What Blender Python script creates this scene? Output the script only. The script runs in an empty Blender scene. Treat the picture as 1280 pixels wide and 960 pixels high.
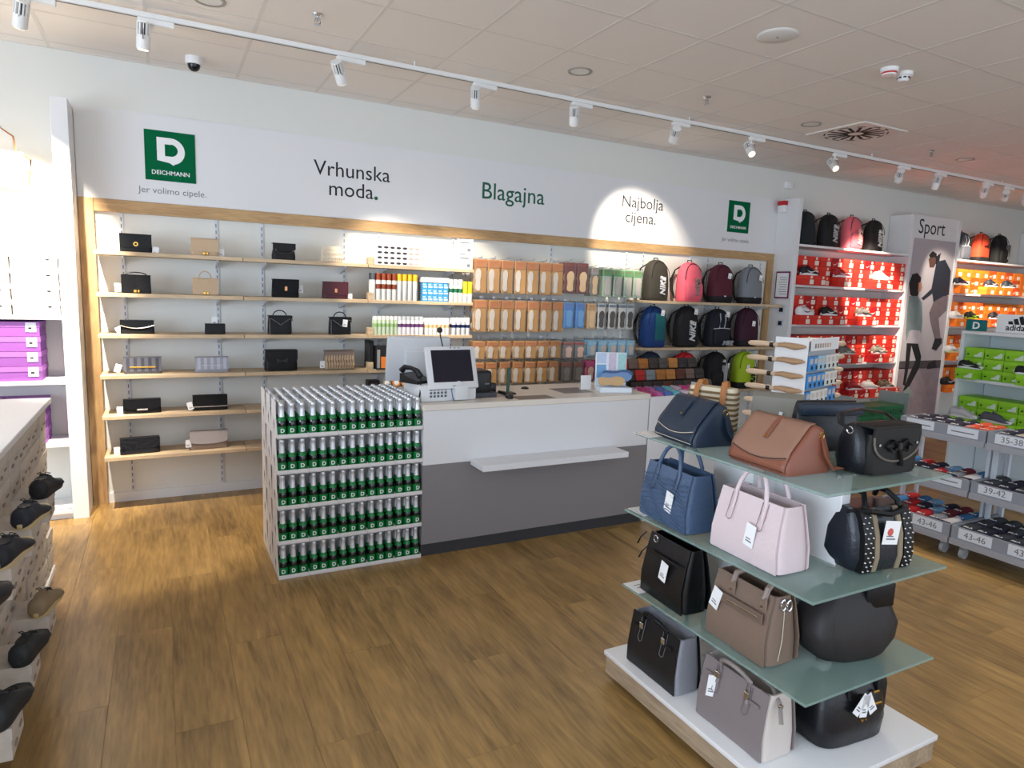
import bpy, bmesh, math, random
from mathutils import Matrix, Vector
random.seed(7)
S = bpy.context.scene
C = S.collection
PI = math.pi
# ------------------------------------------------------------------ camera, world, light, exposure
CAM_H = 1.742
cd = bpy.data.cameras.new('camera'); cam = bpy.data.objects.new('camera', cd); C.objects.link(cam)
cd.sensor_fit = 'HORIZONTAL'; cd.sensor_width = 36.0; cd.lens = 827.85 / 1280 * 36.0
cd.clip_start = 0.05; cd.clip_end = 100
def cam_matrix(yaw, pitch, roll):
    y, p, r = (math.radians(a) for a in (yaw, pitch, roll))
    f0 = Vector((-math.sin(y), math.cos(y), 0)); r0 = Vector((math.cos(y), math.sin(y), 0)); u0 = Vector((0, 0, 1))
    fw = f0*math.cos(p) - u0*math.sin(p); up = f0*math.sin(p) + u0*math.cos(p)
    rt = r0*math.cos(r) + up*math.sin(r); up2 = up*math.cos(r) - r0*math.sin(r)
    m = Matrix((rt, up2, -fw)).transposed().to_4x4()
    m.translation = (0, 0, CAM_H)
    return m
cam.matrix_world = cam_matrix(-27.8966, 8.0384, 2.1209)
S.camera = cam
S.view_settings.view_transform = 'Standard'; S.view_settings.look = 'None'
S.view_settings.gamma = 1.0; S.view_settings.use_curve_mapping = False
S.view_settings.exposure = 0.2
w = bpy.data.worlds.new('sky'); S.world = w; w.use_nodes = True
bgn = w.node_tree.nodes['Background']; bgn.inputs[0].default_value = (0.80, 0.88, 1.0, 1); bgn.inputs[1].default_value = 0.4

def area_light(name, loc, rot, sx, sy, power, col):
    l = bpy.data.lights.new(name, 'AREA'); l.shape = 'RECTANGLE'; l.size = sx; l.size_y = sy; l.energy = power; l.color = col
    o = bpy.data.objects.new(name, l); C.objects.link(o); o.location = loc; o.rotation_euler = rot
    return o
# daylight coming in through the shop front behind the camera
area_light('shop_front_daylight_offscreen', (3.5, -3.15, 1.58), (PI/2, 0, 0), 13.0, 2.8, 190, (0.76, 0.86, 1.0))
# daylight through the glazed side of the shop, to the left of and behind the camera
area_light('side_window_daylight_offscreen', (-4.35, .1, 1.58), (PI/2, 0, -PI/2), 6.0, 2.8, 330, (0.70, 0.83, 1.0))

CEIL = 3.286; YW = 5.813
# ------------------------------------------------------------------ materials
def lin(c):
    return tuple(((v/255)/12.92 if v/255 <= .04045 else ((v/255+.055)/1.055)**2.4) for v in c)
MATS = {}
def mat(name, col, rough=.55, metal=0.0, bump=0.0, bscale=60.0, var=0.0, trans=0.0, alpha=1.0, ior=1.45, emit=None, stretch=None, spec=None, coat=0.0, objvar=0.0):
    if name in MATS: return MATS[name]
    m = bpy.data.materials.new(name); m.use_nodes = True; nt = m.node_tree
    b = nt.nodes['Principled BSDF']; c = lin(col) + (1,)
    b.inputs['Base Color'].default_value = c
    b.inputs['Roughness'].default_value = rough; b.inputs['Metallic'].default_value = metal
    b.inputs['IOR'].default_value = ior
    if spec is not None: b.inputs['Specular IOR Level'].default_value = spec
    if trans: b.inputs['Transmission Weight'].default_value = trans
    if coat: b.inputs['Coat Weight'].default_value = coat
    if alpha < 1: b.inputs['Alpha'].default_value = alpha
    if emit: b.inputs['Emission Color'].default_value = lin(emit[0]) + (1,); b.inputs['Emission Strength'].default_value = emit[1]
    tc = None
    if bump or var:
        tc = nt.nodes.new('ShaderNodeTexCoord'); mp = nt.nodes.new('ShaderNodeMapping')
        if stretch: mp.inputs['Scale'].default_value = stretch
        nt.links.new(tc.outputs['Object'], mp.inputs[0])
        n = nt.nodes.new('ShaderNodeTexNoise'); n.inputs['Scale'].default_value = bscale; n.inputs['Detail'].default_value = 3
        nt.links.new(mp.outputs[0], n.inputs['Vector'])
        if bump:
            bp = nt.nodes.new('ShaderNodeBump'); bp.inputs['Strength'].default_value = bump; bp.inputs['Distance'].default_value = .004
            nt.links.new(n.outputs['Fac'], bp.inputs['Height']); nt.links.new(bp.outputs[0], b.inputs['Normal'])
        if var:
            mx = nt.nodes.new('ShaderNodeMix'); mx.data_type = 'RGBA'
            mx.inputs[6].default_value = tuple(v*(1-var) for v in c[:3]) + (1,); mx.inputs[7].default_value = tuple(min(1, v*(1+var)) for v in c[:3]) + (1,)
            nt.links.new(n.outputs['Fac'], mx.inputs[0]); nt.links.new(mx.outputs[2], b.inputs['Base Color'])
    if objvar:
        oi = nt.nodes.new('ShaderNodeObjectInfo'); hs = nt.nodes.new('ShaderNodeHueSaturation')
        mr = nt.nodes.new('ShaderNodeMapRange'); mr.inputs[3].default_value = 1-objvar; mr.inputs[4].default_value = 1+objvar
        nt.links.new(oi.outputs['Random'], mr.inputs[0]); nt.links.new(mr.outputs[0], hs.inputs['Value'])
        src = b.inputs['Base Color'].links[0].from_socket if b.inputs['Base Color'].is_linked else None
        if src: nt.links.new(src, hs.inputs['Color'])
        else: hs.inputs['Color'].default_value = c
        nt.links.new(hs.outputs[0], b.inputs['Base Color'])
    MATS[name] = m
    return m
def wood(name, dark, light, rough=.4, axis='Y', scale=1.0, objvar=.1, n3w=.35):
    if name in MATS: return MATS[name]
    m = bpy.data.materials.new(name); m.use_nodes = True; nt = m.node_tree; L = nt.links.new
    b = nt.nodes['Principled BSDF']; b.inputs['Roughness'].default_value = rough
    tc = nt.nodes.new('ShaderNodeTexCoord'); oi = nt.nodes.new('ShaderNodeObjectInfo')
    add = nt.nodes.new('ShaderNodeVectorMath'); add.operation = 'ADD'
    mul = nt.nodes.new('ShaderNodeMath'); mul.operation = 'MULTIPLY'; mul.inputs[1].default_value = 37.0
    L(oi.outputs['Random'], mul.inputs[0]); L(tc.outputs['Object'], add.inputs[0]); L(mul.outputs[0], add.inputs[1])
    mp = nt.nodes.new('ShaderNodeMapping'); sc = [9*scale]*3; sc['XYZ'.index(axis)] = .9*scale; mp.inputs['Scale'].default_value = sc
    L(add.outputs[0], mp.inputs[0])
    n1 = nt.nodes.new('ShaderNodeTexNoise'); n1.inputs['Scale'].default_value = 1.6; n1.inputs['Detail'].default_value = 6; n1.inputs['Distortion'].default_value = .8
    L(mp.outputs[0], n1.inputs['Vector'])
    n2 = nt.nodes.new('ShaderNodeTexNoise'); n2.inputs['Scale'].default_value = 9.0; n2.inputs['Detail'].default_value = 4
    L(mp.outputs[0], n2.inputs['Vector'])
    n3 = nt.nodes.new('ShaderNodeTexNoise'); n3.inputs['Scale'].default_value = 2.2*scale; n3.inputs['Detail'].default_value = 2
    L(add.outputs[0], n3.inputs['Vector'])
    s1 = nt.nodes.new('ShaderNodeMath'); s1.operation = 'MULTIPLY_ADD'; s1.inputs[1].default_value = .45; L(n2.outputs['Fac'], s1.inputs[0])
    s0 = nt.nodes.new('ShaderNodeMath'); s0.operation = 'MULTIPLY'; s0.inputs[1].default_value = .55; L(n1.outputs['Fac'], s0.inputs[0]); L(s0.outputs[0], s1.inputs[2])
    s2 = nt.nodes.new('ShaderNodeMath'); s2.operation = 'MULTIPLY_ADD'; s2.inputs[1].default_value = n3w; L(n3.outputs['Fac'], s2.inputs[0]); L(s1.outputs[0], s2.inputs[2])
    r = nt.nodes.new('ShaderNodeValToRGB'); e = r.color_ramp.elements
    e[0].position = .42; e[0].color = lin(dark)+(1,); e[1].position = .86; e[1].color = lin(light)+(1,)
    L(s2.outputs[0], r.inputs[0])
    hs = nt.nodes.new('ShaderNodeHueSaturation'); mr = nt.nodes.new('ShaderNodeMapRange'); mr.inputs[3].default_value = 1-objvar; mr.inputs[4].default_value = 1+objvar
    L(oi.outputs['Random'], mr.inputs[0]); L(mr.outputs[0], hs.inputs['Value']); L(r.outputs[0], hs.inputs['Color'])
    L(hs.outputs[0], b.inputs['Base Color'])
    bp = nt.nodes.new('ShaderNodeBump'); bp.inputs['Strength'].default_value = .08; bp.inputs['Distance'].default_value = .002
    L(n2.outputs['Fac'], bp.inputs['Height']); L(bp.outputs[0], b.inputs['Normal'])
    MATS[name] = m
    return m
WHITE = mat('white_laminate', (232, 232, 232), .45, bump=.02, bscale=200)
WALLM = mat('wall_paint', (226, 226, 220), .8, bump=.05, bscale=150)
PANELM = mat('header_white', (228, 228, 229), .6, bump=.02, bscale=120)
OAK = wood('oak_trim', (142, 108, 68), (198, 162, 114), .5, axis='X', scale=1.3, objvar=.05)
OAKV = wood('oak_post', (142, 108, 68), (198, 162, 114), .5, axis='Z', scale=1.3, objvar=.05)
OAKS = wood('oak_shelf', (170, 144, 112), (216, 192, 158), .5, axis='X', scale=1.2, objvar=.05)
FLOORM = wood('oak_floor', (104, 79, 42), (188, 151, 92), .36, axis='Y', scale=.8, objvar=.02, n3w=.30)
STEEL = mat('white_steel', (214, 218, 224), .4, .0)
CHROME = mat('chrome', (210, 210, 212), .18, 1.0)
GOLD = mat('gold_metal', (212, 170, 84), .25, 1.0)
PLASTW = mat('white_plastic', (238, 238, 238), .35)
PAPER = mat('white_paper', (240, 240, 240), .7)
INK = mat('black_ink', (30, 30, 32), .7)
GREEN = mat('brand_green', (0, 98, 60), .85, spec=.15)
DGREEN = mat('dark_green_ink', (24, 92, 66), .6)
BLACKP = mat('black_plastic', (22, 22, 24), .4)
GREYINK = mat('grey_ink', (120, 122, 126), .7)
BLACKL = mat('black_leather', (13, 13, 15), .42, bump=.25, bscale=160, spec=.35)
TAGM = mat('tag_card', (244, 244, 244), .7)
# ------------------------------------------------------------------ mesh helpers
class MB:
    def __init__(s): s.v = []; s.f = []
    def _add(s, vs, fs, M=None):
        o = len(s.v)
        s.v += [tuple(M @ Vector(p)) if M is not None else tuple(p) for p in vs]
        s.f += [tuple(i+o for i in f) for f in fs]
        return s
    def box(s, c, d, M=None):
        x, y, z = c; a, b, h = d[0]/2, d[1]/2, d[2]/2
        vs = [(x+i*a, y+j*b, z+k*h) for k in (-1, 1) for j in (-1, 1) for i in (-1, 1)]
        return s._add(vs, [(0,2,3,1),(4,5,7,6),(0,1,5,4),(1,3,7,5),(3,2,6,7),(2,0,4,6)], M)
    def mm(s, lo, hi, M=None):
        return s.box([(a+b)/2 for a, b in zip(lo, hi)], [b-a for a, b in zip(lo, hi)], M)
    def rbox(s, c, d, r=.004, seg=2, M=None):
        bm = bmesh.new(); bmesh.ops.create_cube(bm, size=1)
        for v in bm.verts: v.co = (v.co.x*d[0]+c[0], v.co.y*d[1]+c[1], v.co.z*d[2]+c[2])
        bmesh.ops.bevel(bm, geom=bm.edges[:], offset=min(r, min(d)*.49), segments=seg, affect='EDGES', profile=.5)
        bm.verts.index_update()
        s._add([v.co.copy() for v in bm.verts], [[v.index for v in f.verts] for f in bm.faces], M); bm.free()
        return s
    def prism(s, poly, y0, y1, M=None):           # polygon in XZ extruded along Y
        n = len(poly)
        vs = [(p[0], y0, p[1]) for p in poly] + [(p[0], y1, p[1]) for p in poly]
        fs = [tuple(range(n)), tuple(range(2*n-1, n-1, -1))] + [(i, i+n, (i+1) % n+n, (i+1) % n) for i in range(n)]
        return s._add(vs, fs, M)
    def prismx(s, poly, x0, x1, M=None):          # polygon in YZ extruded along X
        n = len(poly)
        vs = [(x0, p[0], p[1]) for p in poly] + [(x1, p[0], p[1]) for p in poly]
        fs = [tuple(range(n-1, -1, -1)), tuple(range(n, 2*n))] + [(i, (i+1) % n, (i+1) % n+n, i+n) for i in range(n)]
        return s._add(vs, fs, M)
    def prismz(s, poly, z0, z1, M=None):
        n = len(poly)
        vs = [(p[0], p[1], z0) for p in poly] + [(p[0], p[1], z1) for p in poly]
        fs = [tuple(range(n-1, -1, -1)), tuple(range(n, 2*n))] + [(i, (i+1) % n, (i+1) % n+n, i+n) for i in range(n)]
        return s._add(vs, fs, M)
    def loft(s, rings, cap0=True, cap1=True, M=None):
        n = len(rings[0]); vs = [p for r in rings for p in r]; fs = []
        for k in range(len(rings)-1):
            for i in range(n):
                j = (i+1) % n
                fs.append((k*n+i, k*n+j, (k+1)*n+j, (k+1)*n+i))
        if cap0: fs.append(tuple(range(n-1, -1, -1)))
        if cap1: fs.append(tuple((len(rings)-1)*n+i for i in range(n)))
        return s._add(vs, fs, M)
    def lathe(s, prof, seg=16, M=None, cap0=True, cap1=True):
        return s.loft([[(r*math.cos(2*PI*i/seg), r*math.sin(2*PI*i/seg), z) for i in range(seg)] for r, z in prof], cap0, cap1, M)
    def cyl(s, c, r, h, seg=16, M=None, axis='Z'):
        R = {'Z': Matrix.Identity(4), 'Y': Matrix.Rotation(PI/2, 4, 'X'), 'X': Matrix.Rotation(PI/2, 4, 'Y')}[axis]
        T = Matrix.Translation(c) @ R
        return s.lathe([(r, -h/2), (r, h/2)], seg, (M @ T) if M is not None else T)
    def tube(s, path, r, seg=6, M=None, flat=1.0, closed=False):
        P = [Vector(p) for p in path]; n = len(P); rings = []
        up = Vector((0, 0, 1))
        for k in range(n):
            t = (P[min(k+1, n-1)] - P[max(k-1, 0)]); t.normalize()
            a = t.cross(up)
            if a.length < .05: a = t.cross(Vector((0, 1, 0)))
            a.normalize(); b = a.cross(t)
            rr = r[k] if isinstance(r, (list, tuple)) else r
            rings.append([P[k] + a*rr*math.cos(2*PI*i/seg) + b*rr*flat*math.sin(2*PI*i/seg) for i in range(seg)])
        return s.loft(rings, M=M)
    def mesh(s, name='m', smooth=None):
        me = bpy.data.meshes.new(name); me.from_pydata(s.v, [], s.f)
        bm = bmesh.new(); bm.from_mesh(me); bmesh.ops.recalc_face_normals(bm, faces=bm.faces); bm.to_mesh(me); bm.free()
        if smooth:
            for p in me.polygons: p.use_smooth = True
            me.set_sharp_from_angle(angle=math.radians(smooth))
        return me
def sring(hw, hd, z, n=24, e=3.0, cx=0, cy=0):
    out = []
    for i in range(n):
        t = 2*PI*(i+.5)/n; c, q = math.cos(t), math.sin(t)
        out.append((cx+hw*math.copysign(abs(c)**(2/e), c), cy+hd*math.copysign(abs(q)**(2/e), q), z))
    return out
def arc(c, rx, rz, a0, a1, n, y=0):
    return [(c[0]+rx*math.cos(math.radians(a0+(a1-a0)*i/(n-1))), y, c[1]+rz*math.sin(math.radians(a0+(a1-a0)*i/(n-1)))) for i in range(n)]
def obj(name, mb, m, parent=None, loc=(0, 0, 0), rot=(0, 0, 0), smooth=35):
    me = mb if isinstance(mb, bpy.types.Mesh) else mb.mesh(name, smooth)
    if not me.materials: me.materials.append(m)
    o = bpy.data.objects.new(name, me); C.objects.link(o); o.parent = parent; o.location = loc; o.rotation_euler = rot
    return o
def tag(o, label, cat, group=None):
    o['label'] = label; o['category'] = cat
    if group: o['group'] = group
    return o
def thing(name, label, cat, loc=(0, 0, 0), rz=0, group=None):
    o = bpy.data.objects.new(name, None); C.objects.link(o); o.location = loc; o.rotation_euler = (0, 0, rz); o.empty_display_size = .05
    return tag(o, label, cat, group)
def struct(name, mb, m, parent=None):
    o = obj(name, mb, m, parent)
    if parent is None: o['kind'] = 'structure'
    return o
def ordn(i): return ('first', 'second', 'third', 'fourth', 'fifth', 'sixth', 'seventh', 'eighth', 'ninth', 'tenth', 'eleventh', 'twelfth', 'thirteenth', 'fourteenth', 'fifteenth', 'sixteenth')[i]
def dup(root, loc, rz=0, label=None, group=None, rot=None):
    r = root.copy(); C.objects.link(r); r.location = loc; r.rotation_euler = rot if rot else (0, 0, rz)
    if label: r['label'] = label
    if group: r['group'] = group
    for ch in root.children:
        c = ch.copy(); C.objects.link(c); c.parent = r
        for g in ch.children:
            d = g.copy(); C.objects.link(d); d.parent = c
    return r
TXT = {}
def text_mesh(t, size, bold=0.0, ext=.0006, align='CENTER', shear=0.0, spacing=1.0):
    k = (t, size, bold, ext, align, shear, spacing)
    if k in TXT: return TXT[k].copy()
    cu = bpy.data.curves.new('lettering', 'FONT'); cu.body = t; cu.size = size; cu.offset = bold*size; cu.extrude = ext
    cu.align_x = align; cu.resolution_u = 3; cu.shear = shear; cu.space_character = spacing
    o = bpy.data.objects.new('lettering', cu); me = bpy.data.meshes.new_from_object(o)
    bpy.data.objects.remove(o); me.materials.clear(); TXT[k] = me
    return me.copy()
def text(name, t, size, m, parent, loc, rot=(PI/2, 0, 0), **k):
    return obj(name, text_mesh(t, size, **k), m, parent, loc, rot)
# ------------------------------------------------------------------ the room
X0, X1, Y0 = -4.2, 15.0, -3.0
floor = struct('floor', MB().mm((X0, Y0, -.12), (X1, YW+.15, -.004)), FLOORM)
pw, pl = .24, 1.5
pm = MB().rbox((0, 0, -.003), (pw-.0008, pl-.0008, .006), .0006, 1).mesh('plank')
nx = int(8.6/pw)
for i in range(nx):
    x = -1.45 + pw*(i+.5); off = ((i*7) % 5)*pl/5
    for k in range(-1, 5):
        y0 = .55+off+k*pl; y1 = y0+pl
        if y1 < .7 or y0 > YW: continue
        if y1 > YW-.002:
            l = YW-.004-y0
            if l < .1: continue
            obj('plank', MB().rbox((0, 0, -.003), (pw-.0008, l, .006), .0006, 1), FLOORM, floor, (x, y0+l/2, .0))
        else: obj('plank', pm, FLOORM, floor, (x, y0+pl/2, .0))
TILEM = mat('ceiling_tile', (238, 232, 226), .9, bump=.2, bscale=260, var=.03)
GRIDM = mat('ceiling_grid_metal', (224, 219, 213), .8)
ceiling = struct('ceiling', MB().mm((X0, Y0, CEIL+.03), (X1, YW+.15, CEIL+.15)), TILEM)
gx, gy, gs = 2.364, 3.267, .6
xs = [gx+gs*i for i in range(-7, 19)]; ys = [gy+gs*j for j in range(-5, 5)]
tm = MB().rbox((0, 0, .015), (gs-.014, gs-.014, .03), .004, 1).mesh('ceiling_tile')
for i in range(len(xs)-1):
    for j in range(len(ys)-1):
        obj('ceiling_tile', tm, TILEM, ceiling, (xs[i]+gs/2, ys[j]+gs/2, CEIL))
    obj('ceiling_tile', MB().rbox((0, 0, .015), (gs-.014, YW-ys[-1]-.02, .03), .004, 1) if i == 0 else cut, TILEM, ceiling, (xs[i]+gs/2, (ys[-1]+YW)/2, CEIL))
    if i == 0: cut = [o for o in ceiling.children][-1].data
for x in xs: obj('ceiling_bar', MB().mm((-.011, ys[0], -.0012), (.011, YW, .02)), GRIDM, ceiling, (x, 0, CEIL))
for y in ys: obj('ceiling_bar', MB().mm((xs[0], -.011, -.0008), (xs[-1], .011, .019)), GRIDM, ceiling, (0, y, CEIL))
obj('edge_angle', MB().mm((xs[0], -.02, -.004), (xs[-1], 0, .02)), GRIDM, ceiling, (0, YW, CEIL))
struct('wall_back', MB().mm((X0, YW, -.1), (X1, YW+.15, CEIL+.1)), WALLM)
struct('wall_left', MB().mm((X0-.15, 3.2, -.1), (X0, YW+.15, CEIL+.1)), WALLM)
w2 = struct('window_2', MB().mm((X0-.1, Y0, CEIL-.25), (X0, 3.2, CEIL+.1)).mm((X0-.1, Y0, -.1), (X0, 3.2, .12)), mat('dark_frame', (70, 72, 76), .4))
for i in range(4): obj('mullion', MB().mm((-.1, -.03, .12), (0, .03, CEIL-.25)), MATS['dark_frame'], w2, (X0, Y0+6.2*i/3, 0))
struct('wall_right', MB().mm((X1, Y0, -.1), (X1+.15, YW+.15, CEIL+.1)), WALLM)
w1 = struct('window_1', MB().mm((X0, Y0-.1, CEIL-.25), (X1, Y0, CEIL+.1)).mm((X0, Y0-.1, -.1), (X1, Y0, .12)), mat('dark_frame', (70, 72, 76), .4))
for i in range(9): obj('mullion', MB().mm((-.03, -.1, .12), (.03, 0, CEIL-.25)), MATS['dark_frame'], w1, (X0+(X1-X0)*i/8, Y0, 0))
struct('baseboard_back', MB().mm((-.42, YW-.014, 0), (6.6, YW, .075)), WHITE)
# wooden frame around the wall shelving
tr = struct('trim_1', MB().mm((-.42, YW-.03, 2.205), (6.60, YW, 2.295)), OAK)
obj('left_post', MB().mm((-.515, YW-.04, 0), (-.42, YW, 2.295)), OAKV, tr)
obj('right_post', MB().mm((6.505, YW-.03, 0), (6.598, YW, 2.2045)), OAKV, tr)
# ------------------------------------------------------------------ header sign
def emblem(parent, x, y, z, s, name='emblem', lx=0):
    e = obj(name, MB().mm((-s/2, -.006, 0), (s/2, 0, s*1.06)), GREEN, parent, (x, y, z))
    # fat serif-less D with a small flag foot, as in the shop's emblem
    n = 14; a = s*.155; T = s*.92; Bm = s*.36
    out = [(-s*.26, T), (s*.02, T)] + [(s*.02+s*.27*math.sin(PI*i/n), (T+Bm)/2+(T-Bm)/2*math.cos(PI*i/n)) for i in range(1, n)] + [(s*.06, Bm-.02*s), (-s*.02, Bm+.03*s), (-s*.26, Bm+.07*s)]
    inn = [(-s*.26+a, T-a*.9), (s*.0, T-a*.9)] + [(s*.0+s*.15*math.sin(PI*i/n), (T+Bm)/2+.02*s+(T-Bm-1.9*a)/2*math.cos(PI*i/n)) for i in range(1, n)] + [(s*.0, Bm+a*1.1), (-s*.26+a, Bm+a*1.1)]
    obj('letter', MB().prism(out, -.0085, -.006), PAPER, e)
    obj('letter_counter', MB().prism(inn, -.009, -.007), GREEN, e)
    text('wordmark', 'DEICHMANN', s*.128, PAPER, e, (0, -.0065, s*.13), bold=.012, ext=.0012)
    return e
hd = thing('header_sign', 'long white header board with green logos and slogans above the wall shelves', 'sign', (0, YW, 0))
hb = obj('board', MB().mm((-.515, -.02, 2.297), (6.598, 0, 2.935)), PANELM, hd)
emblem(hd, .088, -.02, 2.462, .34); emblem(hd, 5.965, -.02, 2.505, .335)
def hline(t, x, z, size, m, **k): return text('lettering', t, size, m, hd, (x, -.0205, z), **k)
hline('Jer volimo cipele.', .10, 2.366, .066, GREYINK); hline('Jer volimo cipele.', 5.95, 2.397, .063, GREYINK)
hline('Vrhunska', 1.467, 2.634, .172, INK); hline('moda', 1.452, 2.478, .172, INK); hline('.', 1.668, 2.478, .2, DGREEN, bold=.02)
hline('Blagajna', 3.008, 2.585, .215, DGREEN, bold=.003)
hline('Najbolja', 4.562, 2.655, .168, INK); hline('cijena.', 4.548, 2.50, .168, INK)
# ------------------------------------------------------------------ ceiling fittings
TRY, TRZ = 4.64, 3.225
ct = thing('lighting_track', 'long white lighting track running under the ceiling tiles', 'track', (0, TRY, TRZ))
obj('rail', MB().rbox((5.5, 0, .016), (13.4, .034, .030), .003, 1), mat('rail_white', (232, 232, 230), .5), ct)
obj('groove', MB().mm((-1.2, -.006, -.0015), (12.2, .006, .0)), mat('groove_grey', (120, 118, 116), .6), ct)
for x in (-.9, 1.6, 4.1, 6.6, 9.1, 11.6): obj('hanger', MB().cyl((x, 0, .045), .006, .034, 8), PLASTW, ct)
HEADM = mat('lamp_white', (236, 236, 234), .4); LAMPG = mat('lamp_glow', (255, 240, 214), .3, emit=((255, 236, 205), 2.0))
def spot_head_meshes():
    b = MB().lathe([(.030, -.045), (.036, -.04), (.036, .02), (.033, .03)], 16).mesh('lamp_can', 35)
    f = MB()
    for i in range(12):
        a = 2*PI*i/12; f.box((.030, 0, .064), (.014, .006, .07), Matrix.Rotation(a, 4, 'Z'))
    f.lathe([(.03, .024), (.03, .032)], 12)
    f.lathe([(.036, .096), (.036, .104)], 16)
    global CORE; CORE = MB().lathe([(.024, .03), (.024, .098)], 12).mesh('core', 35)
    y = MB().tube([(0, -.042, .0), (0, -.044, .07), (0, -.03, .13), (0, 0, .135), (0, .03, .13), (0, .044, .07), (0, .042, 0)], .005, 6, flat=.6)
    g = MB().lathe([(.029, -.0465), (.029, -.0445)], 16)
    return b, f.mesh('fins', 35), y.mesh('yoke', 35), g.mesh('lens', 35)
SPM = spot_head_meshes()
def track_spot(x, aim, power, cone=36, blend=.5, col=(1.0, .88, .72), lab=''):
    t = thing('track_spotlight', 'white finned track spotlight ' + lab, 'spotlight', (x, TRY, TRZ), 0, 'spotlights on the lighting track')
    obj('adapter', MB().rbox((.04, 0, -.016), (.19, .034, .032), .004, 1), HEADM, t)
    obj('stem', MB().cyl((-.03, 0, -.045), .008, .03, 10), HEADM, t)
    p = Vector((x-.03, TRY, TRZ-.13)); d = (Vector(aim)-p).normalized()
    q = d.to_track_quat('-Z', 'Y')
    def sub(n, me, m):
        o = obj(n, me, m, t, p-Vector((x, TRY, TRZ))); o.rotation_euler = q.to_euler(); return o
    hd_ = sub('lamp_can', SPM[0], HEADM); sub('cooling_fins', SPM[1], HEADM); sub('lens', SPM[3], LAMPG); sub('heat_sink', CORE, mat('heat_sink_dark', (46, 46, 48), .6))
    obj('yoke', MB().tube([(-.03, 0, -.058), (-.03, .043, -.07), (-.03, .045, -.13)], .005, 6).tube([(-.03, 0, -.058), (-.03, -.043, -.07), (-.03, -.045, -.13)], .005, 6), HEADM, t)
    if power > 0:
        l = bpy.data.lights.new('spot_beam', 'SPOT'); l.energy = power; l.color = col; l.spot_size = math.radians(cone); l.spot_blend = blend; l.shadow_soft_size = .03
        o = bpy.data.objects.new('spot_beam', l); C.objects.link(o); o.parent = t; o.location = p-Vector((x, TRY, TRZ)) + d*.085; o.rotation_euler = q.to_euler()
    return t
SPOTS = [(-.60, (-1.0, 5.6, 1.7), 620, 66, 'over the white shelf column at the far end'), (-.02, (-.25, 5.0, .0), 230, 46, 'beside the dome camera'),
 (1.12, (1.95, 5.75, 1.55), 170, 44, 'next along from the dome camera'), (2.10, (2.55, 5.7, 1.55), 150, 44, 'above the shoe care shelf'),
 (2.95, (3.6, 5.7, 1.2), 60, 44, 'above the green till lettering'), (3.97, (4.5, 5.8, 2.24), 150, 52, 'throwing the bright pool on the header'),
 (4.89, (3.9, 1.9, .0), 120, 60, 'above the backpacks'), (6.06, (4.6, 1.2, .0), 130, 60, 'before the air vent'),
 (7.12, (8.0, 5.5, 2.02), 380, 40, 'just past the air vent'), (7.80, (8.4, 5.5, 1.2), 160, 40, 'over the red shoe boxes'),
 (8.77, (9.9, 5.6, 1.6), 110, 44, 'over the sport poster'), (9.24, (10.7, 5.5, 2.1), 430, 40, 'before the orange shoe boxes'), (9.72, (11.2, 5.5, 1.3), 180, 40, 'farthest along over the orange boxes')]
for x, aim, pwr, cone, lab in SPOTS: track_spot(x, aim, pwr, cone, lab=lab)
def downlight(x, y, lab):
    t = thing('downlight', 'round recessed ceiling downlight ' + lab, 'downlight', (x, y, CEIL), 0, 'recessed downlights')
    obj('rim', MB().lathe([(.066, -.003), (.084, -.006), (.088, 0), (.066, .002)], 28, cap0=False, cap1=False), mat('rim_grey', (150, 146, 138), .4), t)
    obj('reflector', MB().lathe([(.066, -.003), (.05, -.0015), (.0, -.001)], 28, cap0=False, cap1=False), mat('reflector', (225, 222, 214), .3), t)
for x, y, lab in [(2.655, 4.168, 'near the till lettering'), (5.102, 4.2, 'beside the air vent'), (7.548, 4.231, 'toward the sport poster'), (.288, 4.324, 'above the handbag shelves')]: downlight(x, y, lab)
sp = thing('ceiling_speaker', 'flat round ceiling loudspeaker cover', 'speaker', (3.259, 2.978, CEIL))
obj('grille', MB().lathe([(.0, -.012), (.10, -.011), (.115, -.004), (.118, 0)], 32, cap0=False), mat('speaker_cover', (226, 224, 220), .6), sp)
obj('logo_dot', MB().cyl((0, 0, -.0128), .007, .002, 10), GREYINK, sp)
for x, y, ring, lab in [(4.31, 2.97, True, 'white smoke alarm sounder with red base band'), (4.465, 2.97, False, 'white smoke detector with dark slots')]:
    t = thing('smoke_detector', lab, 'detector', (x, y, CEIL))
    obj('base', MB().lathe([(.055, 0), (.055, -.02), (.048, -.026)], 24), PLASTW, t)
    if ring:
        obj('band', MB().lathe([(.046, -.026), (.044, -.036)], 24), mat('alarm_red', (190, 30, 30), .5), t)
        obj('cap', MB().lathe([(.045, -.036), (.04, -.044), (.0, -.046)], 24), PLASTW, t)
    else:
        obj('chamber', MB().lathe([(.038, -.026), (.036, -.044)], 24), PLASTW, t)
        for i in range(8):
            a = 2*PI*i/8; obj('slot', MB().box((0, 0, 0), (.004, .018, .008)), BLACKP, t, (.0375*math.cos(a), .0375*math.sin(a), -.036), (0, 0, a))
        obj('cap', MB().lathe([(.034, -.044), (.026, -.056), (.0, -.058)], 24), PLASTW, t)
vt = thing('air_vent', 'square swirl air vent set in the ceiling tiles', 'vent', (5.664, 4.167, CEIL-.002))
obj('plate', MB().rbox((0, 0, -.004), (.6, .6, .012), .002, 1), mat('vent_plate', (226, 222, 216), .5), vt)
for i in range(16):
    a = 2*PI*i/16; r = .15
    obj('blade_slot', MB().box((0, 0, 0), (.17, .026, .004)), mat('vent_dark', (28, 22, 18), .8), vt, (r*math.cos(a), r*math.sin(a), -.0105), (0, 0, a))
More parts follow.
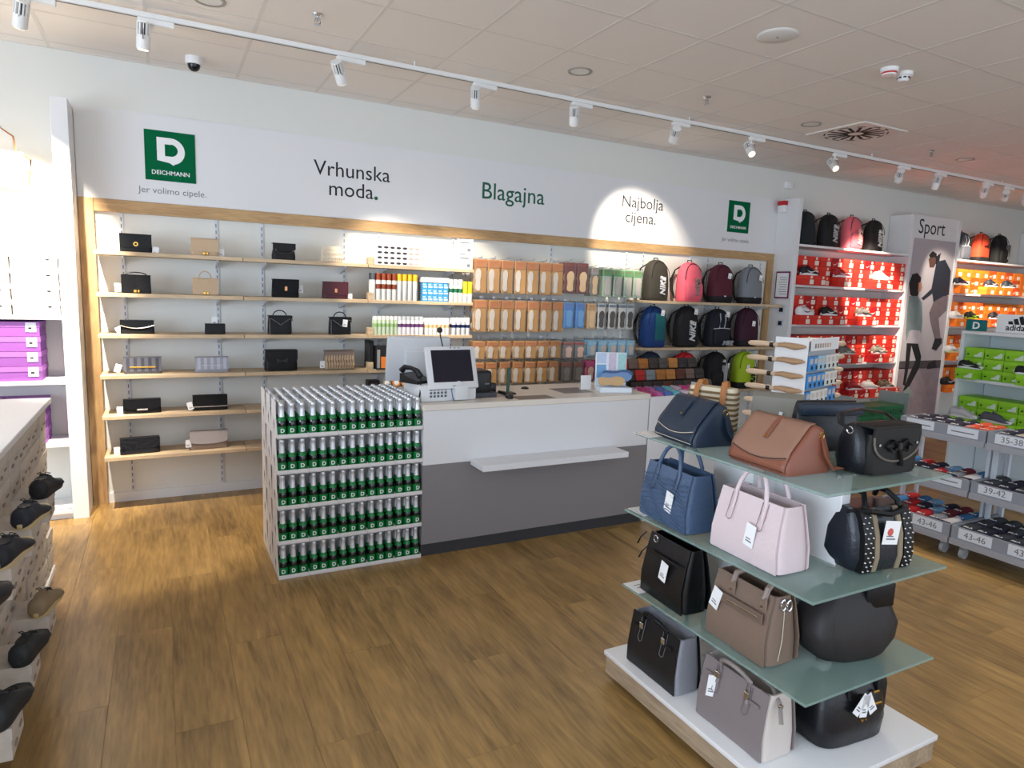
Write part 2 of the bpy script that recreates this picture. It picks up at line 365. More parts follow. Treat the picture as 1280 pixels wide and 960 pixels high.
for i in range(12):
    a = 2*PI*(i+.5)/12; obj('rim_slot', MB().box((0, 0, 0), (.07, .012, .004)), MATS['vent_dark'], vt, (.262*math.cos(a), .262*math.sin(a), -.0105), (0, 0, a+PI/2))
for x, y, lab in [(.852, 4.189, 'above the handbag shelves'), (3.80, 4.116, 'near the bright header pool'), (6.886, 4.194, 'past the air vent')]:
    t = thing('sprinkler', 'small chrome ceiling sprinkler ' + lab, 'sprinkler', (x, y, CEIL))
    obj('rosette', MB().lathe([(.034, 0), (.03, -.008), (.012, -.012)], 20), CHROME, t)
    obj('frame', MB().cyl((0, 0, -.025), .007, .03, 10).tube([(-.012, 0, -.02), (-.016, 0, -.045), (0, 0, -.055)], .003, 6).tube([(.012, 0, -.02), (.016, 0, -.045), (0, 0, -.055)], .003, 6), CHROME, t)
    obj('deflector', MB().cyl((0, 0, -.057), .018, .003, 14), CHROME, t)
t = thing('dome_camera', 'white dome security camera with dark glass under the ceiling', 'camera', (.251, 5.45, CEIL))
obj('housing', MB().lathe([(.056, 0), (.056, -.04), (.05, -.05)], 24), PLASTW, t)
obj('dome', MB().lathe([(.042, -.05), (.04, -.066), (.032, -.082), (.018, -.092), (.0, -.095)], 20, cap0=False, cap1=False), mat('dark_dome', (28, 28, 30), .1), t)
t = thing('wall_sensor', 'small white box with red top on the side panel', 'sensor', (6.598, 5.70, 2.78))
obj('case', MB().rbox((-.03, 0, .04), (.06, .09, .08), .006, 2), PLASTW, t); obj('red_top', MB().rbox((-.032, 0, .105), (.064, .1, .05), .006, 2), mat('sensor_red', (190, 30, 40), .4), t)
t = thing('junction_box', 'small white junction box high on the wall', 'box', (6.75, YW, 3.08)); obj('case', MB().rbox((0, -.02, .04), (.12, .04, .08), .006, 2), PLASTW, t)
# ------------------------------------------------------------------ wall shelves
SH = [1.915, 1.62, 1.325, 1.03, .732, .425]
BAY = [-.415, .555, 1.527, 2.492]
brm = MB().prismx([(0, 0), (-.22, 0), (-.22, -.012), (0, -.06)], -.006, .006).mesh('bracket')
def wall_shelf(x0, x1, z, label, stop=False):
    t = thing('wall_shelf', label, 'shelf', ((x0+x1)/2, YW, z-.028))
    hw = (x1-x0)/2-.002
    obj('board', MB().rbox((0, -.158, .014), (2*hw, .284, .028), .002, 1), OAKS, t)
    for s in (-1, 1): obj('bracket', brm, STEEL, t, (s*(hw-.17), -.012, 0))
    if stop: obj('end_block', MB().rbox((-hw+.025, -.26, .028+.03), (.05, .06, .06), .003, 1), OAKS, t)
NM = [['the round-clasp black bag', 'the gathered black pouch', 'the shoelace display'], ['the black chevron bag', 'the gold-clasp black bag', 'the spray cans'],
      ['the silver-trimmed black clutch', 'the two studded handle bags', 'the cream tubes and bottles'], ['the gold-bar plaid clutch', 'the black bow bag', 'the black and orange boxes'],
      ['the silver-bar black clutch', 'nothing, behind the stacked bottles', 'the round polish tins'], ['the black croc clutch', 'nothing, low behind the stacked bottles', '']]
for lv, z in enumerate(SH):
    for b in range(3):
        if b == 2 and lv == 5: continue
        zz = .862 if (b == 2 and lv == 4) else z
        what = NM[lv][b]
        lab = 'light oak wall shelf board ' + ('with ' if what.startswith('nothing') else 'under ') + what
        wall_shelf(BAY[b], BAY[b+1], zz, lab, stop=(b == 2 and lv < 4))
for x0, x1, k in [(4.43, 5.42, 0), (5.42, 6.50, 1)]:
    for z, names in [(1.69, ('the olive and pink backpacks', 'the burgundy and grey backpacks')), (1.192, ('the blue ombre and black backpacks', 'the navy and plum backpacks')), (.70, ('the red backpack', 'the black striped and lime backpacks'))]:
        wall_shelf(x0, x1, z, 'light oak wall shelf board under ' + names[k])
NUP = [0]
def upright(x, z0=.0751, z1=2.2):
    t = thing('shelf_upright', 'slotted white metal wall upright, %s from the oak post by the white column' % ordn(NUP[0]), 'upright', (x, YW, 0), 0, 'shelf uprights')
    NUP[0] += 1
    obj('channel', MB().mm((-.012, -.011, z0), (.012, 0, z1)), STEEL, t)
    sl = MB(); n = int((z1-z0)/.05)
    for i in range(n): sl.mm((-.0035, -.0118, z0+.02+.05*i), (.0035, -.011, z0+.048+.05*i))
    obj('slots', sl, mat('slot_dark', (110, 116, 126), .6), t)
for x in (-.252, .391, .73, 1.394, 1.70, 2.40): upright(x)
for x in (2.53, 3.46, 4.40, 4.62, 5.30, 5.55, 6.40): upright(x)
# ------------------------------------------------------------------ bag builders (local: base at z=0, front toward -Y)
def price_tag(parent, loc, rot=(0, 0, 0), w=.035, h=.055, text_=True):
    p = obj('price_tag', MB().mm((-w/2, -.0008, -h), (w/2, .0008, 0)), TAGM, parent, loc, rot)
    if text_: obj('print', MB().mm((-w*.3, -.0013, -h*.8), (w*.3, -.0008, -h*.74)).mm((-w*.3, -.0013, -h*.68), (w*.15, -.0008, -h*.63)), GREYINK, p)
    return p
def body_mesh(w, h, d, e=5.0, top=.9, bulge=1.0, n=28, topd=.55):
    rings = []
    for z, kw, kd in [(0, .95, .9), (.03, 1.0, 1.0), (.3, bulge, 1.04), (.6, bulge*(1+top)/2, (1+topd)/2+.08), (.9, top, topd+.06), (1.0, top*.97, topd)]:
        rings.append(sring(w/2*kw, d/2*kd, z*h, n, e))
    return MB().loft(rings)
def flap_plate(w, z0, z1, y, th=.006, shape='round', n=10):
    if shape == 'round': pts = [(-w/2, z1)] + [(-w/2*math.cos(PI*i/n), z0+(z1-z0)*.35*(1-math.sin(PI*i/n)**.6)) for i in range(n+1)] + [(w/2, z1)]
    elif shape == 'vee': pts = [(-w/2, z1), (-w/2, (z0+z1)/2), (0, z0), (w/2, (z0+z1)/2), (w/2, z1)]
    elif shape == 'wave': pts = [(-w/2, z1), (-w/2, z0+.025)] + [(-w/2+w*i/n, z0+.025-.022*math.sin(PI*i/n)) for i in range(1, n)] + [(w/2, z0+.025), (w/2, z1)]
    else: pts = [(-w/2, z1), (-w/2, z0+.006), (-w/2+.006, z0), (w/2-.006, z0), (w/2, z0+.006), (w/2, z1)]
    return MB().prism(pts[::-1], y-th, y)
def flap_bag(name, label, cat, loc, rz, w, h, d, bm_, fm=None, flap=.6, shape='square', clasp=None, handle=None, quilt=False, studs=None, tagp=None, trim=None, top=.96, topd=.7, bow=False, ruffle=False, plaid=False, chain=False, group=None, e=6.0):
    t = thing(name, label, cat, loc, rz, group); fm = fm or bm_
    obj('body', body_mesh(w, h, d, e, top, 1.0, topd=topd), bm_, t)
    yf = -d/2*1.05
    if flap:
        z0 = h*(1-flap)
        fl = flap_plate(w*.985, z0, h*1.0, yf, .007, shape)
        fl.mm((-w*.4925, yf-.007, h*.985), (w*.4925, d/2*topd, h*1.035))
        F = obj('flap', fl, fm, t)
        if trim:
            n = 14
            if shape == 'wave': P = [(-w*.49+w*.98*i/n, yf-.008, z0+.027-.022*math.sin(PI*i/n)) for i in range(n+1)]
            else: P = [(-w*.49, yf-.008, z0+.004), (w*.49, yf-.008, z0+.004)]
            obj('trim', MB().tube(P, .0035, 6), trim, F)
        if plaid:
            for i in range(5):
                obj('stripe', MB().mm((-.011, yf-.0078, z0+.002), (.011, yf-.0068, h*.99)), plaid, F, (-w*.38+w*.19*i, 0, 0))
    yc = yf-.008
    if clasp == 'round':
        c = obj('clasp', MB().cyl((0, yc, h*.46), h*.13, .006, 18, axis='Y'), GOLD, t)
        obj('clasp_centre', MB().cyl((0, yc-.004, h*.46), h*.06, .004, 14, axis='Y'), BLACKL if fm is BLACKL else bm_, c)
    elif clasp == 'plate': obj('clasp', MB().rbox((0, yc-.002, h*.50), (w*.11, .007, h*.26), .003, 1), mat('rose_gold', (214, 150, 106), .3, .9), t)
    elif clasp == 'turn': obj('clasp', MB().rbox((-.008, yc, h*.14), (.02, .006, .02), .002, 1).rbox((.014, yc, h*.14), (.014, .006, .02), .002, 1), GOLD, t)
    elif clasp == 'bar': obj('clasp_bar', MB().rbox((0, yc-.002, h*.42), (w*.68, .006, .010), .002, 1), GOLD, t)
    elif clasp == 'silver': obj('clasp_bar', MB().rbox((0, yc-.002, h*.30), (w*.28, .006, .012), .002, 1), CHROME, t)
    elif clasp == 'thin': obj('clasp_bar', MB().rbox((0, yc-.001, h*.5), (w*.6, .004, .005), .001, 1), CHROME, t)
    if quilt:
        q = MB()
        for k in range(7):
            zc = h*.12+k*h*.135
            P = []
            for s, xx in ((-1, -w*.46), (0, 0), (1, w*.46)):
                z = zc+abs(xx)/(w*.46)*w*.30-h*.05
                P.append((xx, yf-.004, z))
            for A_, B_ in ((P[0], P[1]), (P[1], P[2])):
                pts = [tuple(A_[i]+(B_[i]-A_[i])*s_/6 for i in range(3)) for s_ in range(7)]
                pts = [p for p in pts if h*.04 < p[2] < h*.97]
                if len(pts) > 1: q.tube(pts, .0045, 5)
        obj('quilting', q, fm, t)
    if handle:
        hh, hwid = handle
        obj('handle', MB().tube(arc((0, h*1.0), w*hwid, hh, 0, 180, 13), .0045, 6), fm, t)
    if studs:
        sm = MB()
        def stud(x, z): sm.lathe([(.0038, 0), (.003, .002), (0, .003)], 8, Matrix.Translation((x, yf-.0075, z)) @ Matrix.Rotation(PI/2, 4, 'X'), cap0=False, cap1=False)
        for i in range(9):
            for s in (-1, 1): stud(s*w*.45, h*(.05+.1*i))
        for i in range(-6, 7): stud(w*.06*i, h*(.52+.055*abs(i)))
        obj('studs', sm, studs, t)
    if chain:
        ch = MB()
        for i in range(13):
            a = PI*i/12; ch.lathe([(0, -.004), (.004, 0), (0, .004)], 6, Matrix.Translation((-w*.38*math.cos(a), yf-.012, h*.62-.03*math.sin(a))), cap0=False, cap1=False)
        obj('chain', ch, CHROME, t)
    if bow:
        bo = MB()
        for s in (-1, 1): bo.prism([(0, h*.5), (s*w*.17, h*.64), (s*w*.17, h*.40)][::s], yc-.012, yc-.002)
        bo.rbox((0, yc-.008, h*.5), (.016, .016, .022), .003, 1)
        obj('bow', bo, mat('bow_dark', (36, 36, 40), .35), t)
    if ruffle:
        r = MB()
        for i in range(11):
            x = -w*.45+w*.09*i; r.tube([(x, yf-.004, h*.08), (x+.004, yf-.014, h*.3), (x-.003, yf-.012, h*.55), (x, yf-.004, h*.78)], [.009, .012, .011, .008], 6)
        obj('ruffles', r, ruffle, t)
    if tagp: price_tag(t, tagp[:3], (0, tagp[3] if len(tagp) > 3 else 0, 0), .04, .06)
    return t
def cat_loc(c, z): return (c, 5.60, z)
BEIGE = mat('beige_leather', (196, 168, 136), .5, bump=.15, bscale=160); CREAM = mat('cream_leather', (226, 212, 190), .55, bump=.2, bscale=120)
BURG = mat('burgundy_leather', (74, 22, 32), .45, bump=.2, bscale=150); SUEDE = mat('black_suede', (18, 18, 20), .9)
PLAIDG = mat('plaid_grey', (92, 94, 104), .7, bump=.1, bscale=300); SILV = mat('silver_fabric', (158, 160, 172), .5, bump=.1, bscale=300)
TAUPE = mat('taupe_leather', (138, 120, 108), .55, bump=.2, bscale=140); SNAKE = mat('snake_taupe', (150, 134, 116), .6, var=.5, bscale=70)
CROC = mat('black_croc', (22, 23, 26), .3, bump=.9, bscale=45)
HB = 'handbags on the wall shelves'
flap_bag('flap_bag', 'black leather flap bag with round gold clasp on the wall shelf', 'handbag', cat_loc(-.157, SH[0]), 0, .205, .125, .075, BLACKL, flap=.72, clasp='round', tagp=(.13, -.03, .045, .2), group=HB)
flap_bag('flap_bag', 'beige leather flap bag with small gold clasp on the wall shelf', 'handbag', cat_loc(.295, SH[0]), 0, .19, .125, .075, BEIGE, flap=.75, clasp='turn', tagp=(.115, .0, .06), group=HB)
flap_bag('pouch_bag', 'small black gathered pouch bag with bead chain on the top wall shelf', 'handbag', cat_loc(.865, SH[0]), 0, .175, .125, .08, BLACKL, flap=.45, shape='round', chain=True, top=.84, group=HB)
flap_bag('pouch_bag', 'cream ruffled pouch bag on the top wall shelf', 'handbag', cat_loc(1.24, SH[0]), 0, .17, .13, .08, CREAM, flap=0, ruffle=CREAM, top=.85, group=HB)
flap_bag('quilted_bag', 'black chevron quilted bag with gold clasp and chain', 'handbag', cat_loc(-.165, SH[1]), 0, .19, .13, .075, BLACKL, flap=.92, clasp='turn', quilt=True, handle=(.022, .36), tagp=(-.118, 0, .07), group=HB)
flap_bag('quilted_bag', 'beige chevron quilted bag with thin top handle', 'handbag', cat_loc(.292, SH[1]), 0, .18, .125, .075, BEIGE, flap=.92, clasp='turn', quilt=True, handle=(.055, .24), group=HB)
flap_bag('flap_bag', 'black flap bag with rose gold plate clasp', 'handbag', cat_loc(.875, SH[1]), 0, .205, .14, .07, SUEDE, flap=.7, clasp='plate', shape='round', tagp=(.118, 0, .1), group=HB)
flap_bag('flap_bag', 'burgundy flap bag with rose gold plate clasp', 'handbag', cat_loc(1.27, SH[1]), 0, .205, .135, .07, BURG, flap=.75, clasp='plate', tagp=(.122, -.01, .045), group=HB)
flap_bag('clutch_bag', 'black clutch with a silver trimmed wavy flap', 'clutch', cat_loc(-.17, SH[2]), 0, .22, .098, .06, SUEDE, BLACKL, flap=.62, shape='wave', trim=CHROME, tagp=(-.128, -.02, .05, -.5), group=HB)
flap_bag('clutch_bag', 'small plain black pouch with a card standing behind it', 'clutch', cat_loc(.352, SH[2]), 0, .145, .078, .06, BLACKL, flap=.6, tagp=(0, .035, .13), group=HB)
flap_bag('studded_bag', 'black box bag edged with silver studs and arched handle', 'handbag', cat_loc(.83, SH[2]), 0, .185, .145, .08, BLACKL, flap=.55, shape='vee', studs=CHROME, handle=(.045, .28), group=HB)
flap_bag('studded_bag', 'black studded box bag with a white price card on its front', 'handbag', cat_loc(1.31, SH[2]), 0, .18, .14, .08, BLACKL, flap=.55, shape='vee', studs=CHROME, handle=(.045, .28), tagp=(.035, -.054, .125, .1), group=HB)
flap_bag('clutch_bag', 'dark grey plaid clutch with a long gold bar', 'clutch', cat_loc(-.145, SH[3]), 0, .25, .12, .05, PLAIDG, flap=.85, clasp='bar', plaid=mat('plaid_dark', (62, 63, 72), .7), tagp=(-.15, -.04, .075, .3), group=HB)
flap_bag('clutch_bag', 'silver grey shimmer clutch with thin bar', 'clutch', cat_loc(.323, SH[3]), 0, .24, .115, .05, SILV, flap=.8, clasp='thin', plaid=mat('plaid_light', (186, 188, 198), .5), group=HB)
flap_bag('bow_bag', 'wide black flap bag with a bow on the front', 'handbag', cat_loc(.835, SH[3]), 0, .25, .165, .09, BLACKL, flap=.6, shape='round', bow=True, group=HB)
flap_bag('ruffled_bag', 'grey flap bag with beige ruffled lower front', 'handbag', cat_loc(1.30, SH[3]), 0, .245, .155, .09, SNAKE, TAUPE, flap=.42, clasp='thin', ruffle=BEIGE, tagp=(-.14, -.03, .075), group=HB)
flap_bag('clutch_bag', 'black clutch with a short silver bar', 'clutch', cat_loc(-.16, SH[4]), .04, .25, .105, .055, SUEDE, BLACKL, flap=.7, shape='round', clasp='silver', tagp=(-.145, -.0, .055), group=HB)
flap_bag('clutch_bag', 'black clutch with a silver line along its flap edge', 'clutch', cat_loc(.303, SH[4]), 0, .25, .115, .055, BLACKL, SUEDE, flap=.75, trim=CHROME, tagp=(-.15, -.03, .07, -.3), group=HB)
flap_bag('clutch_bag', 'large black crocodile textured clutch on the lowest wall shelf', 'clutch', cat_loc(-.185, SH[5]), .1, .265, .12, .06, CROC, flap=.55, bow=False, clasp=None, tagp=(-.15, .0, .06), group=HB)
flap_bag('clutch_bag', 'taupe grey clutch with pale curved flap on the lowest wall shelf', 'clutch', cat_loc(.285, SH[5]), .04, .275, .14, .06, TAUPE, mat('pale_grey_leather', (176, 168, 168), .5), flap=.68, shape='round', tagp=(-.145, -.03, .085), group=HB)
# ------------------------------------------------------------------ shoe care shelf
t = thing('shoelace_display', 'white shoelace carton with rows of dark and pale oval windows', 'display', (2.0, 5.60, SH[0]))
obj('carton', MB().rbox((0, 0, .09), (.86, .12, .18), .004, 1), PAPER, t)
ov_d = mat('oval_dark', (52, 50, 56), .6); ov_p = mat('oval_pale', (206, 178, 164), .6)
om = MB().lathe([(1, 0), (1, .001)], 12, Matrix.Rotation(PI/2, 4, 'X')).mesh('oval')
for r_ in range(4):
    obj('divider', MB().mm((-.43, -.0625, .038+.043*r_), (.43, -.06, .040+.043*r_)), mat('divider_grey', (206, 204, 206), .6), t)
    for i in range(11):
        o = obj('lace_window', om.copy(), ov_d if i < 5 else ov_p, t, (-.37+.055*i, -.0605, .018+.043*r_)); o.scale = (.021, 1, .010)
t = thing('price_display', 'clear double price card holder standing on the shoelace shelf', 'sign', (2.40, 5.518, SH[0]-.02))
for z in (.02, .155): obj('card', MB().mm((-.07, -.002, z), (.07, .002, z+.125)), TAGM, t); obj('print', MB().mm((-.05, -.004, z+.09), (.04, -.002, z+.10)), GREYINK, t); obj('print', MB().mm((.02, -.004, z+.02), (.05, -.002, z+.045)), GREYINK, t)
obj('sleeve', MB().mm((-.076, -.001, 0), (-.0705, .001, .29)).mm((.0705, -.001, 0), (.076, .001, .29)), mat('clear_acrylic', (235, 240, 242), .1, alpha=.5), t)
def can(name, label, x, y, z, r, h, bodyc, capc, band=None, group=None, cap=.25, mt=0.0):
    t = thing(name, label, name.replace('_', ' ').split()[-1], (x, y, z), 0, group)
    obj('body', MB().lathe([(r*.96, 0), (r, .004), (r, h*(1-cap)-.006), (r*.9, h*(1-cap))], 14), mat('can_%d_%d_%d' % bodyc, bodyc, .35, mt), t)
    obj('cap', MB().lathe([(r*.93, h*(1-cap)), (r*.93, h-.004), (r*.86, h)], 14), mat('cap_%d_%d_%d' % capc, capc, .4), t)
    if band: obj('label_band', MB().lathe([(r*1.012, h*.42), (r*1.012, h*.60)], 14, cap0=False, cap1=False), mat('can_%d_%d_%d' % band, band, .4), t)
    return t
GCARE = 'spray cans on the shoe care shelf'
x = 1.575
for i, (capc, n_) in enumerate([((80, 82, 90), 1), ((140, 62, 32), 4), ((240, 186, 44), 4)]):
    nm = ('grey', 'brown', 'yellow')[i]; first = None
    for k in range(n_):
        lab = 'silver spray can with %s cap' % nm
        for row in range(2):
            if first is None: first = can('spray_can', lab, x, 5.545, SH[1], .021, .225, (206, 208, 206), capc, tuple(int(v*.9) for v in capc) if i == 1 else None, GCARE)
            else: dup(first, (x, 5.545+.05*row, SH[1]), label=lab + ', %s of its colour, %s row' % (ordn(k), ('front', 'back')[row]))
        x += .0465
first = None
for k in range(5):
    for s_ in range(3):
        lab = 'small blue carton, bottom level of the first stack beside the yellow capped cans'
        if first is None:
            first = thing('polish_carton', lab, 'carton', (0, 0, 0), 0, 'blue cartons on the shoe care shelf')
            obj('carton', MB().rbox((0, 0, .027), (.046, .05, .053), .002, 1), mat('carton_blue', (66, 156, 214), .5), first)
            obj('label', MB().mm((-.018, -.0265, .012), (.018, -.025, .024)).mm((-.018, -.0265, .034), (.006, -.025, .042)), PAPER, first)
            first.location = (2.03, 5.545, SH[1])
        else: dup(first, (2.03+.049*k, 5.545, SH[1]+.054*s_), label='small blue carton, %s level of the %s stack beside the yellow capped cans' % (('bottom', 'middle', 'top')[s_], ordn(k)))
t = thing('carton_topper', 'plain white carton lying on the blue cartons', 'carton', (2.128, 5.56, SH[1]+.163)); obj('carton', MB().rbox((0, 0, .022), (.25, .09, .043), .003, 1), PAPER, t); obj('flap_line', MB().mm((-.12, -.0465, .02), (.12, -.045, .022)), GREYINK, t)
first = None
for k in range(3):
    if first is None: first = can('foam_can', 'white spray can with dark green shoulder band, first from the blue cartons', 2.283, 5.545, SH[1], .021, .20, (228, 230, 226), (240, 240, 238), (38, 108, 74), 'green banded cans on the shoe care shelf')
    else: dup(first, (2.283+.045*k, 5.545, SH[1]), label='white spray can with dark green shoulder band, %s from the blue cartons' % ordn(k))
first = None
for k in range(2):
    if first is None: first = can('foam_can', 'white spray can with bright yellow upper half beside the green banded cans', 2.42, 5.545, SH[1], .022, .185, (228, 230, 226), (232, 222, 40), (232, 222, 40), 'yellow topped cans on the shoe care shelf', cap=.45)
    else: dup(first, (2.468, 5.545, SH[1]), label='white spray can with bright yellow upper half beside the insole packs')
def tubes(x0, n, step, label, bodyc, capc, band, group, r=.019, h=.16, z=SH[2], cap=.2):
    first = None
    for k in range(n):
        for row in range(2):
            if first is None: first = can('cream_bottle', label, x0, 5.545, z, r, h, bodyc, capc, band, group, cap)
            else: dup(first, (x0+step*k, 5.545+row*.05, z), label=label + ', %s in its run, %s row' % (ordn(k), ('front', 'back')[row]))
tubes(1.60, 6, .036, 'pale green cream tube with white cap', (196, 212, 184), (236, 236, 232), (150, 186, 120), 'pale green tubes on the shoe care shelf', .0165)
tubes(1.815, 6, .039, 'white cream jar bottle with purple band', (232, 230, 234), (206, 210, 214), (112, 62, 120), 'purple banded bottles on the shoe care shelf')
tubes(2.06, 6, .039, 'white cream tube with pale orange band', (236, 234, 230), (240, 240, 240), (226, 190, 140), 'white tubes on the shoe care shelf', h=.15)
tubes(2.318, 4, .046, 'navy blue applicator bottle with round white cap', (210, 212, 216), (240, 240, 240), (26, 38, 84), 'navy bottles on the shoe care shelf', .02, .155, cap=.25)
first = None
for k in range(3):
    if first is None:
        first = thing('care_box', 'black shoe care box with orange panel, first from the black case', 'box', (1.66, 5.55, SH[3]), 0, 'black and orange boxes on the shoe care shelf')
        obj('box', MB().rbox((0, 0, .10), (.13, .09, .20), .003, 1), mat('box_black', (26, 26, 28), .5), first)
        obj('panel', MB().mm((-.02, -.0475, .012), (.05, -.045, .11)), mat('panel_orange', (240, 132, 44), .5), first)
        obj('stripe', MB().mm((-.055, -.0475, .012), (-.03, -.045, .17)), mat('stripe_grey', (150, 150, 150), .5), first)
    else: dup(first, (1.66+.135*k, 5.55, SH[3]), label='black shoe care box with orange panel, %s from the black case' % ordn(k))
t = thing('care_case', 'tall plain black case at the end of the shoe care shelf', 'box', (1.567, 5.62, SH[3]+.0)); obj('case', MB().rbox((0, 0, .115), (.045, .14, .23), .006, 1), BLACKP, t); obj('lid', MB().rbox((0, 0, .235), (.048, .143, .014), .004, 1), BLACKP, t)
for k, c in enumerate([(150, 148, 140), (214, 140, 70), (232, 176, 120)]):
    t = thing('polish_tin', ('grey', 'deep orange', 'pale orange')[k] + ' round polish tin behind the stacked bottles', 'tin', (1.70+.085*k, 5.56, .862))
    obj('tin', MB().lathe([(.036, 0), (.038, .003), (.038, .03), (.036, .033)], 20, Matrix.Translation((0, 0, .038)) @ Matrix.Rotation(PI/2-.25, 4, 'X')), mat('tin_%d' % k, c, .35, .3), t)
    obj('lid_print', MB().lathe([(.022, .034), (.022, .035)], 16, Matrix.Translation((0, 0, .038)) @ Matrix.Rotation(PI/2-.25, 4, 'X')), PAPER, t)
t = thing('tin_carton', 'dark carton beside the round polish tins', 'carton', (1.585, 5.57, .862)); obj('carton', MB().rbox((0, 0, .036), (.1, .09, .07), .003, 1), BLACKP, t); obj('label', MB().mm((-.03, -.0475, .02), (.03, -.045, .05)), ov_d, t)
# ------------------------------------------------------------------ hanging insole packs
CLEAR = mat('pack_film', (206, 200, 190), .12, alpha=.10); PKO = mat('pack_orange', (174, 126, 60), .5, objvar=.12); PKD = mat('pack_deep', (172, 104, 48), .5)
INSW = mat('insole_white', (200, 192, 184), .7); INSB = mat('insole_beige', (222, 190, 146), .7)
HOOKM = mat('hook_steel', (190, 192, 196), .3, .9)
def foot_poly(w, h, flip=1):
    p = [(.0, 0), (.30, .02), (.42, .12), (.36, .34), (.38, .5), (.5, .68), (.46, .88), (.2, 1.0), (-.1, .98), (-.36, .86), (-.42, .66), (-.3, .45), (-.36, .25), (-.38, .1), (-.2, .02)]
    return [(flip*x*w, z*h) for x, z in p][::-flip]
def insole_pack(label, group, w, h, cardm, topm, insm, half=True, headh=.22):
    t = thing('insole_pack', label, 'insole pack', (0, 0, 0), 0, group)       # origin at hang hole, pack hangs below
    obj('card', MB().rbox((0, .004, -h/2), (w*.9, .006, h*.96), .003, 1), cardm, t)
    obj('header', MB().rbox((0, -.001, -h*headh/2-.012), (w*.84, .005, h*headh), .003, 1), topm, t)
    obj('header_print', MB().mm((-w*.3, -.0042, -h*.11), (w*.3, -.0035, -h*.098)).mm((-w*.3, -.0042, -h*.15), (w*.15, -.0035, -h*.142)), mat('print_rust', (150, 66, 34), .6), t)
    ins = MB().prism(foot_poly(w*(.46 if half else .66), h*.64), -.010, -.001, Matrix.Translation((-w*.22 if half else 0, 0, -h*.93)))
    obj('insole', ins, insm, t)
    obj('film', MB().rbox((0, -.003, -h/2), (w*.98, .020, h), .006, 1), CLEAR, t)
    return t
def hook_row(x, z, label_g):
    global NHOOK; NHOOK = globals().get('NHOOK', -1)+1
    t = thing('peg_hook', 'steel hook holding %s' % label_g, 'hook', (x, YW, z), 0, 'display hooks on the insole wall')
    obj('rod', MB().tube([(0, 0, 0), (0, -.30, .004), (0, -.33, .02)], .003, 6), HOOKM, t)
    obj('plate', MB().mm((-.02, -.012, -.02), (.02, -.006, .02)), HOOKM, t)
def row(xs_, z, proto, n=3, tilt=0):
    used = False; base = proto['label']
    for xi, x in enumerate(xs_):
        hook_row(x, z+.004, base + ((', %s from the cans' % ordn(xi)) if len(xs_) > 1 else ''))
        for k in range(n):
            loc = (x+random.uniform(-.004, .004), 5.505+.055*k, z)
            a = random.uniform(-.10, .06)
            if not used and k == 0:
                proto.location = loc; proto.rotation_euler = (0, 0, a); used = True; q = proto
            else: q = dup(proto, loc, a)
            q['label'] = base + (', %s hook from the cans' % ordn(xi) if len(xs_) > 1 else '') + (', front', ', middle', ', rearmost')[k]
IP = 'insole packs on the hook wall'
row([2.555+.1352*i for i in range(7)], 2.018, insole_pack('long orange insole pack in the top row', IP+' top row', .128, .312, PKO, PKD, INSW))
row([3.504, 3.652], 2.035, insole_pack('burgundy insole pack in the top row', 'burgundy insole packs', .135, .305, mat('pack_burgundy', (96, 20, 30), .5), mat('pack_burgundy'+'_top', (110, 24, 34), .5), INSB, False, .08))
row([3.80], 2.0, insole_pack('narrow grey insole pack in the top row', 'grey insole pack', .10, .29, mat('pack_grey', (110, 112, 112), .5), mat('pack_grey_top', (150, 150, 146), .5), INSB, False))
row([3.945, 4.077, 4.208, 4.335], 1.995, insole_pack('pale green white pack in the top row', 'green insole packs', .118, .287, mat('pack_palegreen', (170, 196, 170), .5), mat('pack_green', (92, 156, 96), .5), INSW, False))
row([2.565+.1375*i for i in range(7)], 1.652, insole_pack('orange insole pack in the second row', IP+' second row', .125, .30, PKO, PKD, INSW))
row([3.514, 3.650], 1.648, insole_pack('bright blue pack in the second row', 'blue insole packs', .115, .256, mat('pack_blue', (66, 136, 206), .5), mat('pack_blue_top', (50, 120, 196), .5), mat('insole_blue', (96, 160, 216), .6), False))
row([3.785], 1.645, insole_pack('tan pack beside the blue packs', 'tan insole pack', .11, .26, mat('pack_tan', (206, 172, 128), .6), mat('pack_tan_top', (190, 150, 104), .6), INSB, False))
row([3.90, 4.03, 4.16, 4.26], 1.648, insole_pack('dark insole pack in the second row', 'dark insole packs', .095, .262, mat('pack_clear_white', (206, 208, 208), .5), mat('pack_teal', (90, 130, 150), .5), mat('insole_dark', (64, 58, 56), .8), False, .1))
row([2.56+.1365*i for i in range(7)], 1.272, insole_pack('short orange insole pack in the third row', IP+' third row', .122, .172, PKO, PKD, INSW))
row([3.523, 3.668], 1.262, insole_pack('grey and red insole pack in the third row', 'grey red insole packs', .12, .165, mat('pack_greyred', (120, 124, 128), .5), mat('pack_red', (176, 48, 40), .5), mat('insole_pink', (226, 190, 176), .6), False, .1))
row([3.805, 3.935, 4.06, 4.18, 4.29], 1.275, insole_pack('light blue pack in the third row', 'light blue insole packs', .112, .16, mat('pack_lightblue', (120, 186, 226), .5), mat('pack_lightblue_top', (150, 204, 232), .5), INSW, False))
row([2.56+.1355*i for i in range(7)], 1.075, insole_pack('orange insole pack in the lowest row', IP+' lowest row', .115, .21, PKO, PKD, INSW))
row([3.522, 3.66], 1.068, insole_pack('dark grey insole pack in the lowest row', 'dark grey insole packs', .115, .206, mat('pack_darkgrey', (88, 84, 82), .5), mat('pack_darkgrey_top', (120, 70, 64), .5), mat('insole_grey', (120, 116, 112), .7), False))
